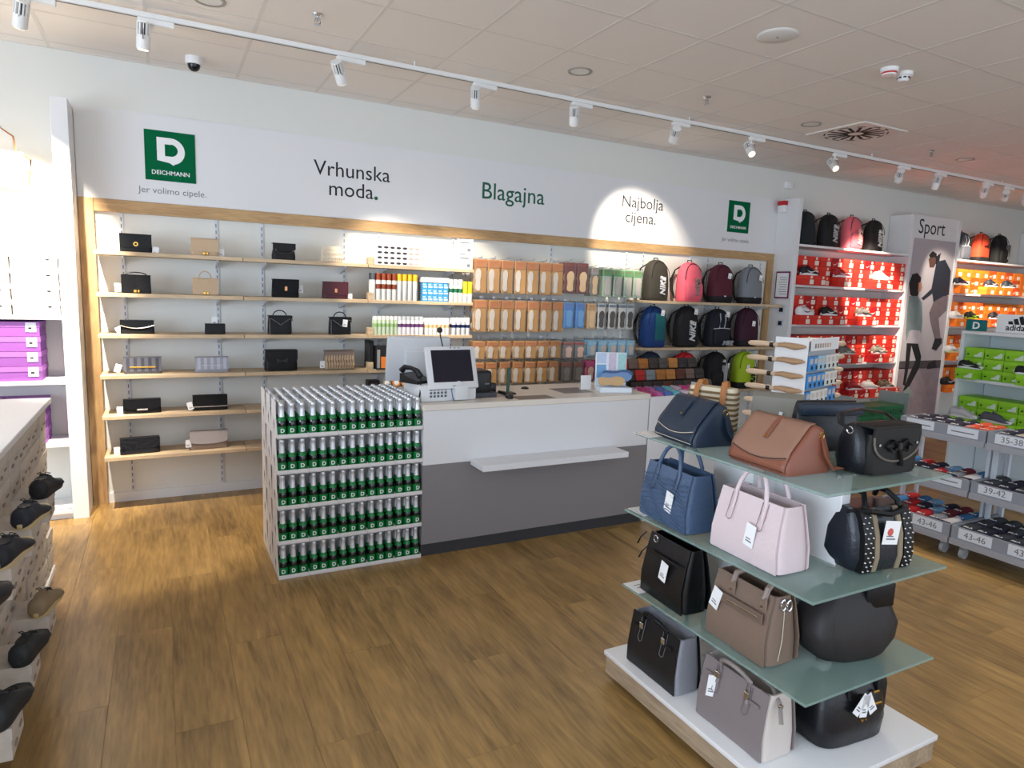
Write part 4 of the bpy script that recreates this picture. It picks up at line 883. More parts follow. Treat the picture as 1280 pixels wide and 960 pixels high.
obj('card_reader', MB().rbox((.05, -.075, .055), (.10, .03, .10), .008, 2).cyl((.03, -.085, .118), .016, .02, 14, axis='Y'), W2, t)
obj('cable', MB().tube([(-.02, -.075, .10), (-.028, -.10, .07), (-.02, -.10, .03), (0, -.08, .004)], .004, 6), mat('cable_blue', (70, 110, 150), .5), t)
t = thing('microphone', 'black gooseneck microphone on the till', 'microphone', (1.72, 4.22, TOPZ+.109))
obj('gooseneck', MB().tube([(0, 0, 0), (-.01, 0, .12), (-.03, 0, .22), (-.055, -.01, .30), (-.06, -.01, .33)], .004, 6), BLACKP, t)
obj('capsule', MB().lathe([(0, -.022), (.016, -.014), (.020, 0), (.016, .014), (0, .022)], 12, Matrix.Translation((-.061, -.01, .342)), cap0=False, cap1=False), BLACKP, t)
t = thing('rear_monitor', 'pale monitor turned away behind the cash terminal', 'monitor', (1.58, 4.42, TOPZ), -.15)
RM = Matrix.Translation((0, 0, .235)) @ Matrix.Rotation(.30, 4, 'X')
obj('housing', MB().rbox((0, 0, 0), (.44, .05, .33), .012, 2, RM), mat('monitor_pale', (214, 215, 217), .4), t)
obj('back_hump', MB().rbox((.02, -.04, -.01), (.24, .05, .19), .012, 2, RM), MATS['monitor_pale'], t)
obj('screen', MB().rbox((0, .0255, 0), (.38, .003, .27), .001, 1, RM), SCR, t)
obj('foot', MB().rbox((0, .0, .012), (.24, .20, .024), .006, 1).rbox((0, .0, .07), (.06, .05, .12), .01, 1), MATS['monitor_pale'], t)
t = thing('desk_phone', 'black telephone with curved handset beside the terminal', 'telephone', (1.47, 4.14, TOPZ+.109), .5)
obj('base', MB().prismx([(-.08, 0), (.08, 0), (.08, .06), (-.08, .02)], -.07, .07), BLACKP, t)
obj('handset', MB().tube([(-.045, -.08, .05), (-.045, -.05, .085), (-.045, 0, .10), (-.045, .06, .10), (-.045, .085, .075)], [.022, .018, .014, .018, .022], 8), BLACKP, t)
obj('cord', MB().tube([(-.045, -.085, .04), (-.09, -.12, -.04), (-.12, -.13, -.10)], .005, 6), BLACKP, t)
t = thing('receipt_printer', 'black receipt printer next to the cash terminal', 'printer', (1.935, 4.19, TOPZ))
obj('body', MB().rbox((0, 0, .09), (.15, .19, .18), .018, 3), BLACKP, t); obj('paper_slot', MB().mm((-.05, -.05, .1805), (.05, -.045, .1825)), GREYINK, t)
obj('drawer_base', MB().rbox((0, -.02, .018), (.19, .24, .034), .004, 1), mat('printer_base', (58, 60, 66), .4), t); obj('side_box', MB().rbox((.115, .03, .04), (.07, .1, .08), .01, 2), BLACKP, t)
obj('badge', MB().mm((.02, -.097, .085), (.055, -.0955, .095)), GREYINK, t)
t = thing('barcode_scanner', 'dark corded scanner lying beside a green stand post', 'scanner', (2.10, 4.00, TOPZ), -.3)
obj('body', MB().loft([sring(.026*a, .05*b, z, 16, 3) for z, a, b in ((0, .9, .9), (.008, 1, 1), (.022, .9, .9), (.03, .5, .6))]), BLACKP, t)
obj('handle', MB().tube([(-.0, .03, .018), (-.02, .09, .02), (-.05, .14, .02)], [.016, .014, .012], 8), BLACKP, t)
obj('cord', MB().tube([(-.05, .14, .012), (-.12, .17, .006), (-.20, .15, .006), (-.24, .10, .006)], .004, 6), BLACKP, t)
t = thing('display_post', 'dark green upright post on a small foot by the scanner', 'stand', (2.17, 4.16, TOPZ))
obj('post', MB().rbox((0, 0, .10), (.018, .018, .18), .003, 1), mat('post_green', (40, 84, 74), .4), t); obj('foot', MB().rbox((0, 0, .006), (.10, .08, .012), .004, 1), BLACKP, t)
t = thing('cable_grommet', 'small black round cable cap on the counter top', 'cap', (2.42, 4.36, TOPZ)); obj('cap', MB().lathe([(.03, 0), (.03, .006), (.018, .014), (0, .016)], 18, cap1=False), BLACKP, t); obj('slot', MB().mm((-.012, -.002, .0135), (.012, .002, .0165)), GREYINK, t)
# insole display on the counter
t = thing('insole_display', 'white acrylic counter display with blue and beige insoles', 'display', (3.03, 4.08, TOPZ), -.30)
ACR = mat('acrylic_white', (226, 234, 242), .2)
obj('base', MB().rbox((0, -.02, .02), (.25, .14, .04), .004, 1), ACR, t)
obj('back_board', MB().rbox((0, .05, .16), (.25, .008, .27), .002, 1, Matrix.Rotation(-.06, 4, 'X')), ACR, t)
for i, (x0_, x1_, z0_, z1_, c) in enumerate([(-.115, -.04, .10, .20, (120, 170, 214)), (-.115, -.04, .21, .29, (190, 206, 230)), (-.02, .04, .10, .29, (206, 196, 214)), (.055, .12, .06, .29, (170, 214, 214))]):
    obj('print_panel', MB().mm((x0_, .0445, z0_), (x1_, .0455, z1_), Matrix.Rotation(-.06, 4, 'X')), mat('disp_print_%d' % i, c, .5, var=.2, bscale=50), t)
def lying_insole(y, z, c, nm, L=.23, ang=0.0):
    P = [(a, b) for a, b in foot_poly(.085, L)]
    P = [(b-L/2, a) for a, b in P]
    obj(nm, MB().prismz(P, -.006, .006, Matrix.Translation((.0+ang, y, z)) @ Matrix.Rotation(PI/2-.55, 4, 'X')), mat('ins_'+nm, c, .8), t)
lying_insole(.005, .125, (76, 104, 150), 'blue_insole', .24, .04); lying_insole(-.03, .11, (122, 154, 198), 'pale_blue_insole', .24, .02); lying_insole(-.065, .082, (206, 174, 128), 'beige_insole', .21, -.03)
t = thing('counter_card', 'small white card standing behind the insole display', 'card', (2.87, 4.20, TOPZ), -.1); obj('card', MB().rbox((0, 0, .055), (.09, .003, .11), .001, 1, Matrix.Rotation(-.1, 4, 'X')), PAPER, t); obj('foot', MB().rbox((0, .01, .003), (.09, .04, .005), .001, 1), PAPER, t)
# ------------------------------------------------------------------ stacked sparkling wine
TW, TD, TH = .1765, .2235, .2125
CARD = mat('tray_card', (224, 220, 218), .7, bump=.05, bscale=200); CARDI = mat('tray_print', (30, 30, 34), .7)
trm = MB().mm((-TW/2+.001, 0, 0), (TW/2-.001, TD-.001, .006)).mm((-TW/2+.001, 0, 0), (TW/2-.001, .003, .026)).mm((-TW/2+.001, TD-.004, 0), (TW/2-.001, TD-.001, .19)).mesh('tray')
spoly = [(0.0005, .006), (TD-.004, .006), (TD-.004, TH-.0015), (.06, TH-.0015), (.055, .17), (.05, .13), (.0005, .026)]
sdm = MB().prismx(spoly, -.0015, .0015).mesh('side')
spm = MB().prismx([(.10, .03), (.13, .07), (.12, .10), (.10, .07)], -.0005, .0005).mesh('mark')
sdl = MB().prismx([(0.0005, .006), (TD-.004, .006), (TD-.004, .04), (.0005, .026)], -.0012, .0012).mesh('side_low')
SX0, SY0 = .553, 3.887
GLASS = mat('bottle_glass', (5, 18, 12), .08, spec=.6, coat=.5); FOIL = mat('bottle_foil', (226, 228, 232), .35, .55); LBL = mat('bottle_label', (14, 118, 58), .4)
r = .0268
bot = dict(glass=MB().lathe([(r*.9, 0), (r, .004), (r, .078), (r*.93, .092), (r*.66, .112), (r*.5, .128)], 14).mesh('glass', 50),
 label=MB().lathe([(r*1.015, .010), (r*1.015, .064)], 14, cap0=False, cap1=False).mesh('label', 50),
 neck_label=MB().lathe([(r*.93, .0955), (r*.70, .1125), (r*.63, .119)], 14, cap0=False, cap1=False).mesh('neck_label', 50),
 foil=MB().lathe([(r*.66, .112), (r*.58, .130), (r*.50, .160), (r*.48, .176), (r*.53, .178), (r*.53, .192), (r*.44, .196), (0, .197)], 14, cap0=False, cap1=False).mesh('foil', 50))
em = text_mesh('D', .033, bold=.02, ext=.0008); em2 = text_mesh('D', .011, bold=.02, ext=.0008)
bp = thing('wine_bottle', 'small green sparkling wine bottle with silver foil in the stacked trays', 'bottle', (0, 0, 0), 0, 'bottles in the stacked trays')
obj('glass', bot['glass'], GLASS, bp); lb = obj('label', bot['label'], LBL, bp); nl = obj('neck_label', bot['neck_label'], LBL, bp); obj('foil', bot['foil'], FOIL, bp)
obj('letter', em, PAPER, lb, (0, -r*1.02, .030), (PI/2, 0, 0)); obj('letter', em2, PAPER, nl, (0, -r*.80, .1015), (PI/2-.5, 0, 0))
tp = None; bfirst = True; nb = 0
for L in range(5):
    for cxi in range(5):
        for dy in range(3):
            x = SX0+TW*(cxi+.5); y = SY0+TD*dy; z = TH*L+.0002
            if tp is None:
                tp = thing('bottle_tray', 'white cardboard bottle tray in the stack beside the counter', 'tray', (x, y, z), 0, 'stacked bottle trays')
                obj('tray', trm, CARD, tp)
                for s in (-1, 1): obj('side_panel', sdl, CARD, tp, (s*(TW/2-.0018), 0, 0))
                te = thing('bottle_tray', '', 'tray', (x, y, z), 0, 'stacked bottle trays')
                obj('tray', trm, CARD, te); sp_ = obj('side_panel', sdm, CARD, te, (-(TW/2-.0018), 0, 0)); obj('print_mark', spm, CARDI, sp_, (-.0016, 0, 0)); obj('side_panel', sdl, CARD, te, (TW/2-.0018, 0, 0))
                q = te; tpu = False
            elif cxi == 0: q = dup(te, (x, y, z))
            elif not tpu: q = tp; tpu = True; tp.location = (x, y, z)
            else: q = dup(tp, (x, y, z))
            q['label'] = 'white cardboard bottle tray, %s layer up, %s from the counter, %s tray deep' % (ordn(L), ordn(4-cxi), ordn(dy))
            for by in range(4):
                if not (L == 4 or (dy == 0 and by <= 1)): continue
                for bx in range(3):
                    loc = (x+(bx-1)*.0572, y+.032+.0545*by, z+.0062); a = random.uniform(-.12, .12)
                    if bfirst: bp.location = loc; bp.rotation_euler = (0, 0, a); bfirst = False; q = bp
                    else: q = dup(bp, loc, a)
                    q['label'] = 'silver foiled wine bottle, %s layer up, %s from the counter, %s row deep' % (ordn(L), ordn(14-cxi*3-bx), ordn(dy*4+by))
                    nb += 1
# ------------------------------------------------------------------ sock spinner
t = thing('hosiery_stand', 'tall hosiery stand with white panel and foot shapes beside the counter', 'display stand', (3.99, 3.13, 0), math.radians(18))
sw, sd = .60, .22
obj('core', MB().rbox((0, 0, .78), (sw-.04, sd-.04, 1.40), .004, 1), mat('stand_grey', (176, 180, 184), .5), t)
obj('base', MB().lathe([(.26, 0), (.26, .03), (.24, .04)], 32), mat('stand_grey', (176, 180, 184), .5), t)
obj('post', MB().cyl((0, 0, .06), .03, .09, 14), CHROME, t)
obj('side_sheet', MB().rbox((-sw/2+.004, 0, .95), (.008, sd, 1.10), .002, 1), PAPER, t)
obj('header_card', MB().rbox((.03, -sd/2+.008, 1.455), (sw-.08, .006, .085), .002, 1), PAPER, t)
for i in range(7): obj('swatch', MB().mm((-.17+.045*i, -sd/2+.003, 1.432), (-.145+.045*i, -sd/2+.005, 1.462)), mat('swatch_%d' % i, (150+10*i, 140+6*i, 130+4*i), .6), t)
R18 = Matrix.Rotation(math.radians(18), 4, 'Z')
def stand_loc(x, y, z): v = R18 @ Vector((x, y, 0)); return (3.99+v.x, 3.13+v.y, z)
fp = None
FT = mat('foot_beige', (214, 188, 160), .7); FB = mat('foot_tan', (186, 150, 116), .7)
for i in range(7):
    z = 1.445-.098*i
    for side in (-1, 1):
        if fp is None:
            fp = thing('foot_form', 'beige hosiery foot shape on the side toward the counter, first down', 'foot form', (0, 0, 0), 0, 'foot shapes on the hosiery stand')
            rings = [[(-.21+.0, p[1]*.0, 0) for p in sring(.01, .01, 0, 12, 2)]]
            prof = [(-.20, .008, .006, .0), (-.185, .026, .016, .0), (-.14, .032, .02, .0), (-.08, .026, .017, .002), (-.03, .017, .014, .0), (.01, .018, .014, 0)]
            obj('toe', MB().loft([[(x, a*math.cos(2*PI*k/12), zz+b*math.sin(2*PI*k/12)) for k in range(12)] for x, a, b, zz in prof]), FT, fp, smooth=60)
            obj('band', MB().loft([[(x, a*math.cos(2*PI*k/12), b*math.sin(2*PI*k/12)) for k in range(12)] for x, a, b in ((-.045, .023, .019), (-.02, .022, .018))]), BLACKP, fp, smooth=60)
            obj('heel', MB().loft([[(x, a*math.cos(2*PI*k/12), zz+b*math.sin(2*PI*k/12)) for k in range(12)] for x, a, b, zz in ((-.002, .016, .012, 0), (.05, .022, .018, .004), (.12, .026, .022, -.004), (.17, .018, .014, 0), (.19, .008, .006, 0))]), FB, fp, smooth=60)
            fp.location = stand_loc(-sw/2-.018, sd/2-.02, z); fp.rotation_euler = (0, 0, math.radians(18-90))
        elif side < 0: dup(fp, stand_loc(-sw/2-.018, sd/2-.02, z), math.radians(18-90), label='beige hosiery foot shape on the side toward the counter, %s down' % ordn(i))
        else: dup(fp, stand_loc(sw/2+.10, -.02, z-.01), math.radians(18+175), label='beige hosiery foot shape on the side toward the sock bins, %s down' % ordn(i))
pkp = {}
PKC = {'b': (70, 146, 214), 'w': (226, 226, 220), 'p': (170, 206, 226)}
PKN = {'b': 'bright blue', 'w': 'cream white', 'p': 'pale blue'}
rows = ['bbppwww', 'bbbbwww', 'bwwwwbb', 'wwwwbbw', 'wwwwwbw', 'wwbwwww', 'wwwwbbw', 'bwwwwww']
for i, rr in enumerate(rows):
    for k, ch in enumerate(rr):
        loc = stand_loc(-sw/2+.06+.08*k, -sd/2+.012-.012, 1.385-.118*i-.105)
        if ch not in pkp:
            pkp[ch] = thing('hosiery_pack', PKN[ch] + ' hosiery pack, %s row down, %s from the foot shapes' % (ordn(i), ordn(k)), 'hosiery pack', loc, math.radians(18), 'hosiery packs on the stand')
            obj('sleeve', MB().rbox((0, 0, .05), (.072, .018, .1), .003, 1), mat('hose_'+ch, PKC[ch], .5), pkp[ch])
            obj('window', MB().mm((.0, -.0105, .012), (.026, -.009, .036)), INK, pkp[ch])
            obj('picture', MB().mm((-.026, -.0105, .05), (.02, -.009, .085)), mat('hose_pic', (206, 196, 186), .6, var=.3, bscale=60), pkp[ch])
        else: dup(pkp[ch], loc, math.radians(18), label=PKN[ch] + ' hosiery pack, %s row down, %s from the foot shapes' % (ordn(i), ordn(k)))
# ------------------------------------------------------------------ glass display stand with handbags
GL = mat('frosted_glass', (150, 178, 170), .22, alpha=.55, spec=.4)
GEDGE = mat('glass_edge', (120, 168, 156), .25, trans=.2)
SX, SYc = 2.138, 1.768
t = thing('bag_stand', 'white and oak display stand with three frosted glass shelves of handbags', 'display stand', (SX, SYc, 0))
obj('plinth_top', MB().rbox((0, 0, .126), (.815, 1.02, .022), .004, 2), WHITE, t)
obj('plinth', MB().rbox((0, 0, .073), (.80, 1.005, .084), .003, 1), wood('grey_oak', (132, 112, 90), (190, 168, 142), .5, axis='Y', scale=1.5), t)
for sx in (-1, 1):
    for sy in (-1, 1): obj('castor', MB().cyl((0, 0, .016), .016, .02, 12, axis='X'), BLACKP, t, (sx*.3, sy*.4, 0))
obj('spine', MB().rbox((.0, 0, .64), (.05, .62, .998), .003, 1), WHITE, t)
obj('spine', MB().rbox((.0, 0, .64), (.30, .04, .998), .003, 1), WHITE, t)
ZS = [.455, .806, 1.15]
for z, (ax, ay) in zip(ZS, [(.70, .975), (.725, .97), (.67, .95)]):
    g = obj('glass_shelf', MB().rbox((0, 0, z-.005), (ax, ay, .010), .003, 1), GL, t)
    for sy in (-1, 1):
        for sx in (-1, 1): obj('clamp', MB().cyl((sx*.04, sy*.3, z-.016), .012, .012, 12), CHROME, g)
for i, (z, txt_) in enumerate([(.458, '19'), (.809, ''), (1.153, '')]):
    p = thing('shelf_price_strip', ('white price strip with printed numbers at the corner of the low glass shelf', 'blank white price strip at the corner of the middle glass shelf', 'blank white price strip at the corner of the top glass shelf')[i], 'price strip', (SX-.31, SYc+.43, z-.0025))
    obj('strip', MB().mm((-.035, -.06, 0), (.06, .05, .0015)), mat('strip_cream', (238, 237, 234), .5), p)
    if txt_: text('figures', '19', .05, GREYINK, p, (-.005, -.0, .0016), (0, 0, -PI/2), ext=.0003)
    else: obj('edge_line', MB().mm((-.03, -.055, .0016), (-.028, .045, .0019)), GREYINK, p)
def leather(nm, c, rough=.45, b=.25, s=130): return mat(nm, c, rough, bump=b, bscale=s)
def stitch(t, P, m, rr=.0016): return obj('stitching', MB().tube(P, rr, 4), m, t)
BGRP = 'handbags on the glass stand'
FX = -PI/2     # bags facing the aisle side
# --- saddle bag with wedge profile (navy and brown)
def wedge_bag(label, loc, rz, w, h, d, main, lower, side, strapm, stitchm, tagp=None):
    t = thing('saddle_bag', label, 'handbag', loc, rz, BGRP)
    prof = [(-d*.5, 0), (d*.5, 0), (d*.50, h*.30), (d*.26, h*.93), (d*.10, h), (-d*.02, h*.97), (-d*.40, h*.45), (-d*.52, h*.16)]
    b = MB(); n = 8
    xs_ = [-.5, -.485, -.44, -.2, 0, .2, .44, .485, .5]; ks = [.86, .95, 1, 1.02, 1.03, 1.02, 1, .95, .86]
    cy = 0; cz = h*.45
    b.loft([[(x*w, cy+(p[0]-cy)*k, max(0, cz+(p[1]-cz)*k) if p[1] > 0 else cz+(p[1]-cz)) for p in prof] for x, k in zip(xs_, ks)])
    obj('body', b, side, t, smooth=50)
    def onface(x, s, off=.004):            # point along the sloping front, s=0 base .. 1 top
        pts = [(-d*.5, 0), (-d*.52, h*.16), (-d*.40, h*.45), (-d*.02, h*.97), (d*.10, h)]
        L_ = [0, .17, .48, .92, 1.0]
        for i in range(4):
            if s <= L_[i+1]:
                u = (s-L_[i])/(L_[i+1]-L_[i]); y = pts[i][0]+u*(pts[i+1][0]-pts[i][0]); z = pts[i][1]+u*(pts[i+1][1]-pts[i][1]); break
        return (x, y*1.03-off, z*1.01+off*.4)
    def skin(sfun0, s1, mm_, nm, off):
        rows_ = 9; cols = 14; v = []; f = []
        for j in range(cols+1):
            x = -w*.475+w*.95*j/cols; s0 = sfun0(j/cols)
            for i in range(rows_+1): v.append(onface(x, s0+(s1-s0)*i/rows_, off))
        for j in range(cols):
            for i in range(rows_): a = j*(rows_+1)+i; f.append((a, a+1, a+rows_+2, a+rows_+1))
        mb = MB(); mb._add(v, f); me = mb.mesh(nm, 50); o = obj(nm, me, mm_, t)
        md = o.modifiers.new('thick', 'SOLIDIFY'); md.thickness = .003; md.offset = 0
        return o
    skin(lambda u: .04, .45, lower, 'lower_front', .003)
    skin(lambda u: .34-.12*math.sin(PI*u), 1.0, main, 'flap', .007)
    stitch(t, [onface(-w*.46+w*.92*j/14, .355-.12*math.sin(PI*j/14), .010) for j in range(15)], stitchm, .0018)
    stitch(t, [onface(-w*.46+w*.92*j/6, .07, .006) for j in range(7)], stitchm, .0014)
    obj('closing_strap', MB().tube([onface(.0, s, .013) for s in (.98, .85, .72, .60)], .010, 6, flat=.35), strapm, t)
    obj('stud', MB().cyl(onface(0, .63, .017), .005, .005, 10, axis='Y'), GOLD, t)
    obj('ring', MB().tube([(w*.49+.002, d*.2+.012*math.cos(a), h*.78+.012*math.sin(a)) for a in [2*PI*i/12 for i in range(13)]], .0025, 6), GOLD, t)
    obj('shoulder_strap', MB().tube([(w*.50, d*.2, h*.75), (w*.54, d*.25, h*.4), (w*.55, d*.45, h*.10), (w*.58, d*.55, .02), (w*.55, d*.68, .014), (w*.52, d*.60, .012), (w*.54, d*.48, .012)], .009, 6, flat=.5), strapm, t)
    if tagp: price_tag(t, tagp, (0, .1, 0), .035, .07)
    return t
NAVY = leather('navy_leather', (34, 48, 66), .42); NAVY2 = NAVY; CREAMST = mat('cream_thread', (206, 196, 176), .7)
wedge_bag('navy blue saddle bag with pale stitching on the top glass shelf', (1.955, 2.045, ZS[2]), FX-.10, .265, .175, .20, NAVY, NAVY2, NAVY2, NAVY2, CREAMST)
BRN = leather('brown_suede', (150, 112, 92), .75, .1); BRN2 = leather('brown_leather', (136, 82, 62), .42); TANL = leather('tan_leather', (176, 116, 66), .5)
wedge_bag('brown saddle bag with looped strap on the top glass shelf', (1.965, 1.620, ZS[2]), FX-.04, .275, .172, .21, BRN, BRN2, BRN2, BRN2, mat('dark_thread', (60, 40, 34), .7))
# --- dark bow saddle bag
OLV = leather('olive_black_leather', (24, 21, 18), .62); BLUEB = leather('midnight_leather', (22, 25, 31), .35)
t = thing('bow_saddle_bag', 'dark rounded saddle bag with olive flap and bow on the top glass shelf', 'handbag', (2.255, 1.45, ZS[2]), -.06, BGRP)
w_, h_, d_ = .29, .172, .14
obj('body', MB().loft([sring(w_/2*a, d_/2*b, z*h_, 30, 4) for z, a, b in ((0, .84, .85), (.04, .93, .97), (.3, 1.0, 1.05), (.7, .98, .9), (.93, .94, .62), (1, .90, .4))]), BLUEB, t, smooth=60)
fp_ = [(-w_*.40, h_*1.02)]+[(-w_*.42*math.cos(PI*i/14), h_*.30+h_*.52*(1-math.sin(PI*i/14)**.8)) for i in range(15)]+[(w_*.40, h_*1.02)]
obj('front_panel', MB().loft([sring(w_/2*.86*a, .02, z*h_, 20, 4, cy=-d_*.44) for z, a in ((.03, .9), (.1, 1), (.6, 1.0), (.85, .95))]), OLV, t, smooth=60)
F = obj('flap', MB().prism(fp_[::-1], -d_*.60, -d_*.54).rbox((0, -d_*.30, h_*1.0), (w_*.80, d_*.62, h_*.07), .006, 2), OLV, t)
obj('piping', MB().tube([(x, -d_*.605, z) for x, z in fp_[1:-1]], .004, 6), leather('grey_piping', (108, 100, 92), .5), F)
bo = MB()
for s in (-1, 1): bo.tube([(0, -d_*.63, h_*.62), (s*.035, -d_*.66, h_*.74), (s*.06, -d_*.66, h_*.62), (s*.035, -d_*.66, h_*.52), (0, -d_*.63, h_*.60)], .010, 6, flat=.5)
bo.tube([(0, -d_*.62, h_*.60), (.012, -d_*.66, h_*.40), (.02, -d_*.64, h_*.20)], .010, 6, flat=.45); bo.rbox((0, -d_*.66, h_*.62), (.018, .016, .03), .004, 1)
obj('bow', bo, leather('bow_black', (24, 22, 22), .4), F)
for s in (-1, 1): obj('snap', MB().cyl((s*w_*.33, -d_*.62, h_*.66), .005, .005, 10, axis='Y'), CHROME, F)
obj('shoulder_strap', MB().tube([(-w_*.46, 0, h_*.88), (-w_*.52, .03, h_*1.0), (-w_*.40, .06, h_*1.16), (0, .08, h_*1.20), (w_*.38, .06, h_*1.12), (w_*.50, .03, h_*.95), (w_*.52, .0, h_*.6)], .014, 6, flat=.4), BLUEB, t)
for s in (-1, 1): obj('ring', MB().tube([(s*w_*.475, .012*math.cos(a), h_*.88+.012*math.sin(a)) for a in [2*PI*i/12 for i in range(13)]], .003, 6), CHROME, t)
# dark clutch lying behind it, blue daylight put into the flap colour
t = thing('clutch_handbag', 'dark leather clutch seen behind the bow saddle bag', 'handbag', (2.36, 1.74, ZS[2]), -.25, BGRP)
obj('body', MB().loft([sring(.145*a, .045*b, z*.20, 24, 4) for z, a, b in ((0, .9, .9), (.05, 1, 1), (.6, 1, .85), (.95, .96, .4), (1, .93, .25))]), BLUEB, t, smooth=60)
obj('flap', MB().rbox((0, -.03, .17), (.285, .05, .05), .012, 2), NAVY, t); obj('clasp', MB().rbox((.02, -.056, .15), (.03, .005, .008), .002, 1), CHROME, t)
# striped bag and grey felt bag at the far side
t = thing('striped_bag', 'cream and brown striped bag with tan leather straps on the top glass shelf', 'handbag', (2.17, 2.17, ZS[2]), FX+.45, BGRP)
STW = mat('canvas_cream', (222, 208, 180), .8); STB = mat('canvas_brown', (128, 104, 72), .8)
obj('body', body_mesh(.22, .20, .10, 4, .96, 1.0, topd=.7), STW, t, smooth=60)
for i in range(8): obj('stripe', MB().loft([sring(.1125, .054-.0014*i, .012+.023*i, 28, 4), sring(.1125, .054-.0014*i, .022+.023*i, 28, 4)]), STB, t, smooth=60)
for s in (-1, 1): obj('leather_strap', MB().tube([(s*.06, -.056, .10), (s*.06, -.05, .19), (s*.055, -.02, .225), (s*.05, .02, .225), (s*.05, .05, .17)], .013, 6, flat=.4), TANL, t)
t = thing('felt_bag', 'grey felt flap bag with tan sides standing behind the brown saddle bag', 'handbag', (2.38, 1.99, ZS[2]), FX+.62, BGRP)
FELT = mat('grey_felt', (146, 142, 132), .85, bump=.3, bscale=200)
obj('body', body_mesh(.20, .17, .12, 4, .96, 1.0, topd=.8), TANL, t, smooth=60)
obj('flap', MB().prismx([(-.075, .03), (-.068, .03), (-.062, .10), (-.045, .165), (0, .185), (.05, .172), (.05, .18), (0, .193), (-.05, .175), (-.07, .10)], -.104, .104), FELT, t)
obj('handle', MB().tube([(.10, 0, .15), (.13, .0, .16), (.14, 0, .11), (.11, 0, .06)], .010, 6), TANL, t); price_tag(t, (.11, -.085, .13), (0, 0, 0), .045, .085); price_tag(t, (.02, -.082, .12), (0, .2, 0), .014, .035, False)
# --- totes
def tote(label, loc, rz, w, h, d, main, side=None, top=.92, handles=True, hh=.10, open_=True, tagp=None, tagr=.12, stitchm=None, lines=None, turn=None, cat='handbag', topd=.62, ins=None, drop=False, e=7.0, name='tote_bag', hmat=None, lean=0, belt=True):
    t = thing(name, label, cat, loc, rz, BGRP); side = side or main; n = 32
    def R_(z, a, b): return sring(w/2*a, d/2*b, z*h, n, e)
    rings = [R_(0, .95, .92), R_(.02, 1, 1), R_(.35, 1-(1-top)*.3, 1.02), R_(.75, 1-(1-top)*.75, (1+topd)/2), R_(1, top, topd)]
    obj('body', MB().loft(rings, cap1=False).loft([R_(1, top, topd), R_(1, top*.96, topd*.88), R_(.62, .92, .70)], cap0=False), side, t, smooth=50)
    obj('lining', MB().loft([R_(.58, .92, .70), R_(.62, .93, .72)]), ins or mat('lining_dark', (26, 24, 24), .8), t)
    fr = MB()
    for sy in (-1, 1):
        rr = []
        for z, a, b in ((.01, .955, .97), (.04, .97, 1.02), (.35, .97*(1-(1-top)*.3), 1.045), (.75, .97*(1-(1-top)*.75), (1+topd)/2+.03), (1.015, .98*top, topd+.03)):
            rr.append([(-w/2*a, sy*d/2*b, z*h), (w/2*a, sy*d/2*b, z*h), (w/2*a, sy*(d/2*b-.005), z*h), (-w/2*a, sy*(d/2*b-.005), z*h)])
        fr.loft(rr)
    obj('panel', fr, main, t)
    hm = hmat or main
    if handles:
        for sy in (-1, 1):
            y = sy*d/2*(topd+.06); z0 = h*.80; sway = -.25*hh if drop else 0
            yt = y+(sy*.03 if drop else -sy*.02)
            P = [(-w*.22, sy*d/2*((1+topd)/2+.05), h*.72), (-w*.22, y, h*.90), (-w*.21, y, h*1.04)] + [(w*.20*math.cos(PI-PI*i/8), y+(yt-y)*math.sin(PI*i/8), h*1.04+(hh+sway)*math.sin(PI*i/8)) for i in range(1, 8)] + [(w*.21, y, h*1.04), (w*.22, y, h*.90), (w*.22, sy*d/2*((1+topd)/2+.05), h*.72)]
            obj('handle', MB().tube(P, .0085, 8), hm, t, smooth=60)
    yf = -d/2
    def fy(z): return -(d/2*((1+topd)/2+.03) if z > .7 else d/2*1.045)-.002
    if stitchm:
        for s in (-1, 1): obj('stitching', MB().tube([(s*w*.26, fy(.6), h*.60), (s*w*.26, fy(.8)+.0, h*.80), (s*w*.26, -d/2*(topd+.05)-.003, h*.99)], .0013, 4).tube([(s*w*.18, fy(.6), h*.60), (s*w*.18, fy(.8), h*.80), (s*w*.18, -d/2*(topd+.05)-.003, h*.99)], .0013, 4).tube([(s*w*.26, fy(.6), h*.60), (s*w*.22, fy(.6), h*.56), (s*w*.18, fy(.6), h*.60)], .0013, 4), stitchm, t)
    if lines: 
        for i in range(lines[0]): obj('ridge', MB().tube([(-w*.46+w*.92*j/16, -d/2*(1.05 if .08+.8*i/lines[0] < .4 else 1.05-(1.02-topd)*(.08+.8*i/lines[0]-.35)*.72)-.003, h*(.08+.8*i/lines[0])+.006*math.sin(j*1.1+i)) for j in range(17)], .0022, 4), lines[1], t)
    if turn:
        for s in (-1, 1):
            obj('buckle', MB().rbox((s*w*.22, -d/2*((1+topd)/2+.05)-.006, h*.86), (.022, .008, .026), .002, 1), turn, t)
            obj('buckle_strap', MB().rbox((s*w*.33, -d/2*((1+topd)/2+.08)-.003, h*.80), (w*.12, .004, .012), .001, 1), main, t)
    if tagp: price_tag(t, tagp, (0, tagr, 0), .045, .085)
    return t
CROCB = mat('blue_croc', (74, 96, 126), .4, bump=.8, bscale=38, stretch=(1, 1, 2.2)); CROCB2 = CROCB
tote('blue crocodile embossed tote with arched handles on the middle glass shelf', (1.885, 2.035, ZS[1]), FX-.06, .31, .235, .165, CROCB, CROCB2, .92, hh=.085, tagp=(.055, -.088, .15), tagr=.18, lines=(11, CROCB), stitchm=mat('navy_thread', (30, 42, 62), .7), hmat=leather('blue_handle', (70, 92, 120), .4))
PINKW = leather('blush_leather', (222, 204, 206), .5, .3, 90); PINKS = PINKW
